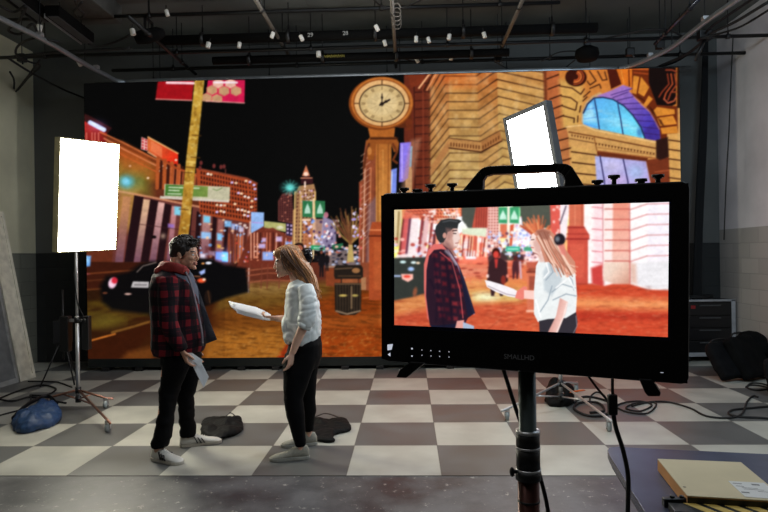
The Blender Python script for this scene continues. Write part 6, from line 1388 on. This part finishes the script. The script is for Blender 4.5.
cr_ = nt.nodes.new('ShaderNodeValToRGB'); e = cr_.color_ramp.elements; e[0].position = 0; e[0].color = (*lin((15, 14, 18)), 1); e[1].position = 1; e[1].color = (*lin((112, 26, 34)), 1); m_ = e.new(.5); m_.color = (*lin((40, 16, 24)), 1)
nt.links.new(math_node(nt, 'ADD', sm, sm2), cr_.inputs['Fac']); nt.links.new(cr_.outputs['Color'], bs.inputs['Base Color'])
M_hood = mat('red hood cloth', (132, 36, 32), .8, scale=20)
b = MB()
b.loft([(G(174.5, 271), .095, .12), (G(173, 277), .150, .195), (G(173.5, 285), .165, .215), (G(175.5, 300), .178, .21), (G(177, 320), .192, .20), (G(178.5, 338), .198, .205), (G(178.5, 347), .196, .21), (G(179, 353), .175, .205)], 26)
b.loft([(G(170, 279, -.165), .07, .062), (G(168.5, 292, -.20), .075, .066), (G(167, 308, -.225), .07, .064), (G(167.5, 322, -.24), .068, .062), (G(173, 335, -.24), .060, .056), (G(180, 347, -.23), .050, .048), (G(181.5, 350.5, -.226), .044, .042)], 18)
b.loft([(G(176, 279, .165), .07, .062), (G(177, 300, .20), .07, .064), (G(180, 322, .215), .065, .062), (G(187, 338, .2), .055, .052), (G(190, 346, .19), .045, .045)], 18)
def jk_fold(c):
    return .012*mnoise.noise(Vector((c.x*7, c.y*7, c.z*5)))+.007*mnoise.noise(Vector((c.x*15+5, c.y*15, c.z*11)))
jk = build_solid(b, 'plaid_jacket', mp, man, .010, 3, folds=jk_fold)
# far front panel hanging open, with its dark lining
pn = MB(); oe = [(191, 272), (196, 282), (201, 296), (207, 313), (212, 327), (217.2, 339.5)]; ie = [(184, 272), (186, 282), (189, 296), (193, 313), (198, 328), (203, 345)]
vs = []; n = len(oe)
for i in range(n):
    for (x, y), d in ((ie[i], .02), (((ie[i][0]+oe[i][0])/2, (ie[i][1]+oe[i][1])/2), .055), (oe[i], .06), (oe[i], .078), (((ie[i][0]+oe[i][0])/2, (ie[i][1]+oe[i][1])/2), .073), (ie[i], .04)): vs.append(G(x, y, d-.03*math.sin(i)))
pn.add(vs, [(i*6+k, i*6+(k+1) % 6, (i+1)*6+(k+1) % 6, (i+1)*6+k) for i in range(n-1) for k in range(6)]+[tuple(range(5, -1, -1)), tuple((n-1)*6+k for k in range(6))])
pn.build('open_front_panel', mat('dark lining', (32, 32, 42), .75, scale=18), man, True)
# near lapel edge: thin light piping down the jacket front
lp = [(187, 272, -.10), (192, 284, -.115), (196, 300, -.11), (200, 318, -.105), (203, 334, -.10), (203.5, 346, -.10)]
b = MB(); b.loft([(G(x-1, y, d), .008, .014) for x, y, d in smooth_path([Vector(q) for q in lp], 3)], 10); b.build('lapel', mat('grey lapel edge', (96, 88, 96), .8), man, True)
# hood and collar
b = MB(); b.loft([(G(188, 273.5, -.06), .012, .03), (G(184, 270, -.10), .018, .04), (G(175, 267.5, -.115), .02, .04), (G(166, 267, -.09), .026, .045), (G(162, 268, 0), .034, .05), (G(166, 266, .09), .026, .045), (G(176, 266, .11), .02, .04), (G(187, 271, .07), .014, .03)], 12, ref=(0, 0, 1))
b.ell(G(161.5, 271, 0), (.045, .1, .045)); b.ell(G(164, 268, -.03), (.04, .07, .03))
build_solid(b, 'hood', M_hood, man, .009, 4, folds=lambda c: .005*mnoise.noise(c*20))
b = MB(); b.loft([(G(188, 276, -.05), .008, .028), (G(184, 272.5, -.085), .010, .03), (G(176, 269, -.095), .010, .03), (G(169, 268, -.06), .010, .03)], 10, ref=(0, 0, 1)); b.build('collar', mp, man, True)
# hair
M_hr = mat('dark brown hair', (34, 26, 22), .5, scale=60, var=.3)
b = MB()
E2 = lambda c, r: b.ell(T_(*c), r, 18, 12, R_)
E2((-.022, 0, .058), (.106, .088, .090)); E2((.0, 0, .09), (.095, .078, .062)); E2((.05, 0, .098), (.052, .066, .038)); E2((.078, -.01, .088), (.032, .055, .024)); E2((-.07, 0, .015), (.05, .074, .065)); E2((-.06, 0, -.03), (.038, .055, .04))
for y in (-1, 1): E2((.0, .072*y, .045), (.04, .018, .036)); E2((.018, .074*y, .012), (.012, .008, .03))
cap = build_solid(b, 'hair', M_hr, man, .007, 2, folds=lambda c: .006*mnoise.noise(c*34)+.004*mnoise.noise(Vector((c.x*60, c.y*60, c.z*18))))
st = []
for i in range(150):
    th = RNG.uniform(0, 2*math.pi); ph = RNG.uniform(.05, 1.35)
    p = Vector((-.015+.104*math.sin(ph)*math.cos(th), .088*math.sin(ph)*math.sin(th), .062+.096*math.cos(ph)))
    if p.x > .06 and p.z < .08: continue
    d = Vector((RNG.uniform(.0, .5), RNG.uniform(-.3, .3), -.1)); nrm = (p-Vector((0, 0, .05))).normalized()
    q = p+d*.05+nrm*.004; r = q+d*.04+Vector((0, 0, -.022))-nrm*.002
    st.append([T_(*p), T_(*q), T_(*r)])
for i in range(26):
    y = RNG.uniform(-.06, .05); p = Vector((.06+RNG.uniform(-.02, .01), y, .118)); q = p+Vector((.035, RNG.uniform(-.015, .01), .006)); r = q+Vector((.022, RNG.uniform(-.02, .01), -.03)); st.append([T_(*p), T_(*q), T_(*r)])
b = MB(); locks(b, st, .0062); b.build('hair_locks', M_hr, cap, True)

# sheet held by the man
M_pap = mat('white paper', (222, 224, 226), .7, var=.02, scale=3)
def sheet(name, label, cat, polys, thick=.0015):
    root = thing(name, label, cat, polys[0][0])
    for k, q in enumerate(polys):
        mb = MB(); nv = (q[1]-q[0]).cross(q[2]-q[0]).normalized()*thick; mb.prism(q, nv); mb.build('sheet', M_pap, root)
    return root
hw = -.235
sheet('folded_paper', 'pale folded sheet of paper hanging from the hand of the man', 'paper', [[G(185, 356, hw), G(192, 364, hw), G(197, 375, hw+.02), G(203.6, 387.6, hw+.04), G(208.6, 377, hw+.06), G(201, 362, hw+.04), G(191, 354, hw+.01)], [G(187, 353, hw-.004), G(193, 361, hw-.012), G(201, 367, hw-.0), G(202.5, 360, hw+.01), G(192, 353, hw+.0)]])

# ---------------------------------------------------------------- woman
YM = 4.6; K = YM/F
wom = thing('person', 'long-haired woman in a white blouse and black leggings, one arm stretched out', 'person', (W(302, 300, YM).x, YM, 0))
M_skin2 = skin_mat('fair skin', (214, 170, 146)); M_lip2 = mat('pink lips', (196, 128, 114), .4, var=.05)
b = MB(); T_, R_, pick = head_parts(b, G(287.5, 262.5), math.pi+.16, .10, .92, True)
b.loft([(G(292, 266, 0), .044, .046), (G(295, 276, 0), .042, .046), (G(298, 285, 0), .055, .07)], 16)
b.loft([(G(300, 281), .05, .07), (G(301, 290), .085, .14), (G(302, 305), .095, .135), (G(303, 322), .085, .12), (G(305, 338), .095, .135), (G(306, 350), .11, .145), (G(304, 360), .09, .13)], 20)
na = [G(304, 292, -.15), G(305, 308, -.185), G(304, 325, -.20), G(297, 341, -.205), G(292.5, 353, -.205)]
b.loft([(na[0], .045, .042), (na[1], .04, .038), (na[2], .036, .034), (na[3], .033, .031), (na[4], .023, .025)], 14)
hand(b, G(292, 354, -.205), (-.12, -.02, -1), (-.9, .35, .1), .92, .45, -1)
fa = [G(301, 292, .15), G(300, 306, .17), G(297, 318, .175), G(285, 319, .14), G(275.5, 318.5, .12)]
b.loft([(fa[0], .044, .042), (fa[1], .04, .038), (fa[2], .036, .034), (fa[3], .031, .029), (fa[4], .023, .023)], 14)
hand(b, G(274.5, 318.3, .118), (-1, -.05, -.02), (.05, .55, .8), .92, .75, 1)
wh1, wt1 = Z(309.5, 458.5), Z(269.5, 461); wh2, wt2 = Z(317, 444.5), Z(281, 447.5)
wa1 = wh1.lerp(wt1, .22)+Vector((0, 0, .10)); wa2 = wh2.lerp(wt2, .22)+Vector((0, 0, .10))
wk1, wk2 = G(293.5, 399, -.14), G(306.5, 400, .10)
for hp, kn, an in ((G(303, 352, -.075), wk1, wa1), (G(305, 352, .075), wk2, wa2)):
    b.loft([(hp, .08, .075), (hp.lerp(kn, .5), .068, .065), (kn, .046, .046), (kn.lerp(an, .3), .044, .044), (kn.lerp(an, .8), .03, .03), (an, .026, .028), (an-Vector((0, 0, .07)), .028, .028)], 16)
for h_, t_ in ((wh1, wt1), (wh2, wt2)): b.loft([(h_.lerp(t_, .15)+Vector((0, 0, .045)), .025, .026), (h_.lerp(t_, .5)+Vector((0, 0, .036)), .018, .026), (h_.lerp(t_, .85)+Vector((0, 0, .028)), .012, .026)], 12)
build_solid(b, 'body', [M_skin2, M_lip2, M_eye, M_iris], wom, .0042, 3, pick=pick)
# leggings
M_leg = mat('black leggings', (7, 7, 8), .75, scale=30, spec=.12)
b = MB()
b.loft([(G(305, 334, 0), .115, .14), (G(305.5, 344, 0), .128, .16), (G(304.5, 354, 0), .135, .165), (G(302, 364, 0), .125, .15)], 22)
b.loft([(G(301, 356, -.075), .125, .09), (G(297, 374, -.10), .108, .088), (G(294.5, 390, -.125), .084, .075), (wk1, .072, .064), (G(295.5, 414, -.15), .070, .062), (wk1.lerp(wa1, .72), .052, .05), (wa1+Vector((0, 0, .01)), .042, .042), (wa1+Vector((0, 0, -.004)), .038, .038)], 20)
b.loft([(G(305, 356, .075), .12, .09), (G(304.5, 376, .09), .098, .086), (G(306.5, 392, .1), .076, .072), (wk2, .070, .062), (G(308.5, 411, .12), .062, .058), (wk2.lerp(wa2, .72), .046, .046), (wa2+Vector((0, 0, .02)), .037, .038), (wa2+Vector((0, 0, .01)), .034, .036)], 20)
build_solid(b, 'leggings', M_leg, wom, .009, 4, folds=lambda c: .003*mnoise.noise(Vector((c.x*14, c.y*14, c.z*22))))
M_tau = mat('taupe knit shoe', (148, 144, 130), .8, scale=60, var=.12); M_ts = mat('grey sole', (150, 148, 138), .7)
foot_shoe(wom, wh1, wt1, .105, .088, M_tau, M_ts, M_tau, False); foot_shoe(wom, wh2, wt2, .105, .088, M_tau, M_ts, M_tau, False)
# blouse
M_bl = mat('white satin blouse', (222, 228, 226), .5, var=.04, scale=8)
def bl_fold(c):
    q = abs(mnoise.noise(Vector((c.x*5+c.z*9+2, c.y*5, c.z*13-c.x*7)))); r_ = abs(mnoise.noise(Vector((c.x*11-c.z*8, c.y*9+4, c.z*7+c.x*9))))
    return .010*min(q*2.2, .6)+.005*min(r_*2.2, .5)-.006
b = MB()
b.loft([(G(297, 279.5), .065, .075), (G(299, 284.5), .098, .15), (G(301, 292), .116, .165), (G(302, 305), .134, .165), (G(302.5, 320), .146, .165), (G(303, 331), .140, .17), (G(302.5, 338), .132, .17), (G(301, 342), .122, .165)], 26)
b.loft([(G(305, 287, -.13), .062, .055), (G(308, 298, -.17), .068, .060), (G(308.5, 310, -.195), .070, .062), (G(306.5, 320, -.205), .068, .060), (G(304.5, 326.5, -.205), .054, .052)], 18)
b.loft([(G(302, 288, .13), .06, .055), (G(300, 302, .17), .068, .062), (G(297, 315, .18), .062, .062), (G(291, 319, .165), .048, .05)], 18)
b.ell(G(290.5, 335, -.02), (.055, .12, .075)); b.ell(G(288, 325, 0), (.045, .12, .09))
build_solid(b, 'blouse', M_bl, wom, .009, 2, folds=bl_fold)
# rolled cuff and hem bands
b = MB(); b.tube([G(305.6, 323.6, -.205), G(303.4, 328, -.206)], [.056, .050], 18); b.build('rolled_cuff', M_bl, wom, True)
# hair: cap, falling mass and locks
M_h1 = mat('honey brown hair', (176, 124, 80), .45, scale=50, var=.35); M_h2 = mat('copper hair ends', (216, 150, 98), .45, scale=50, var=.3); M_h3 = mat('brown hair roots', (92, 60, 40), .5, scale=50, var=.3)
b = MB()
E2 = lambda c, r: b.ell(T_(*c), r, 18, 12, R_)
E2((-.02, 0, .058), (.104, .084, .086)); E2((.02, 0, .085), (.082, .074, .05)); E2((-.07, 0, -.0), (.055, .075, .085)); E2((-.03, .06, -.02), (.045, .024, .06)); E2((-.03, -.06, -.02), (.045, .024, .06))
b.loft([(G(294, 256, 0), .075, .085), (G(300, 267, 0), .075, .10), (G(306, 277, 0), .07, .11), (G(311, 286, 0), .058, .10), (G(315, 293, 0), .035, .085), (G(317, 298, 0), .012, .05)], 20)
cap = build_solid(b, 'hair', M_h1, wom, .008, 2, folds=lambda c: .006*mnoise.noise(Vector((c.x*30, c.y*50, c.z*12)))+.004*mnoise.noise(Vector((c.x*60, c.y*90, c.z*20))))
for M_, cnt, rr in ((M_h1, 70, .0075), (M_h2, 70, .0065), (M_h3, 46, .007)):
    st = []
    for i in range(cnt):
        u = RNG.random(); d = RNG.uniform(-1, 1); off_ = .105*math.copysign(abs(d)**.6, d)
        if M_ is M_h3: v_ = u*.7
        elif M_ is M_h2: v_ = .25+.75*u
        else: v_ = u
        x0 = 276.5+v_*19; y0_ = 252-4.6*math.sin(math.pi*min(1, .15+v_*.75)); e_ = RNG.uniform(-2.2, 2.2)
        st.append([G(x0, y0_, off_*.5), G(x0+4.5, y0_+6+u*2, off_*.92), G(292.5+v_*10+e_, 268.5-v_*5, off_), G(301+v_*9+e_*1.3, 278-v_*4, off_*1.08), G(307+v_*7+e_*1.2, 289-v_*2, off_*1.0), G(312+v_*8+e_, 295+RNG.uniform(-6, 5), off_*.85)][:RNG.choice((5, 6, 6))])
    b = MB(); locks(b, st, rr); b.build('hair_locks', M_, cap, True)
for sgn in (-1,):   # loose strands around the near side of the face
    b = MB(); st = [[G(281+k*1.6, 250.5, -.075), G(281.5+k*2, 258, -.09), G(284+k*2.4, 267, -.092), G(290+k*2.4, 277, -.10)] for k in range(5)]; locks(b, st, .006); b.build('hair_locks', M_h3, cap, True)
# dark clip behind her head
c = G(307, 256.5, .02); b = MB(); b.ell(c, (.046, .05, .062), 18, 12); b.ell(c+Vector((-.03, 0, -.03)), (.035, .035, .03)); build_solid(b, 'hair_clip', mat('black glossy clip', (14, 14, 18), .22, var=.05), wom, .007, 2, folds=lambda q: .004*mnoise.noise(q*40))
# script held by the woman
pg = .118
r_ = thing('script_pages', 'curved white script pages held out by the woman towards the man', 'paper', G(250, 311, pg))
for k, (dz, tip) in enumerate(((0, 0), (1.6, 2), (3.0, 5))):
    top = [(228.5+tip, 300.8+dz*.4), (236, 302.6+dz*.5), (246, 304.8+dz*.5), (256, 307+dz*.5), (264, 310.5+dz*.3), (271, 314.6)]
    bot = [(231+tip, 307+dz*.9), (237, 310.2+dz*.9), (246, 312.8+dz), (256, 315.2+dz), (264, 318.6+dz*.5), (270, 320.4)]
    vs = []; n = len(top)
    for i in range(n):
        a_, c_ = top[i], bot[i]; m_ = ((a_[0]+c_[0])/2, (a_[1]+c_[1])/2+.8); dd = pg+.02-.012*k
        for (x, y), d in ((a_, dd+.05), (m_, dd-.01), (c_, dd-.06), (c_, dd-.058), (m_, dd-.008), (a_, dd+.052)): vs.append(G(x, y, d)+Vector((0, 0, -.0015 if d in (dd-.058, dd-.008, dd+.052) else 0)))
    MB().add(vs, [(i*6+q, i*6+(q+1) % 6, (i+1)*6+(q+1) % 6, (i+1)*6+q) for i in range(n-1) for q in range(6)]+[tuple(range(5, -1, -1)), tuple((n-1)*6+q for q in range(6))]).build('page', M_pap, r_, True)
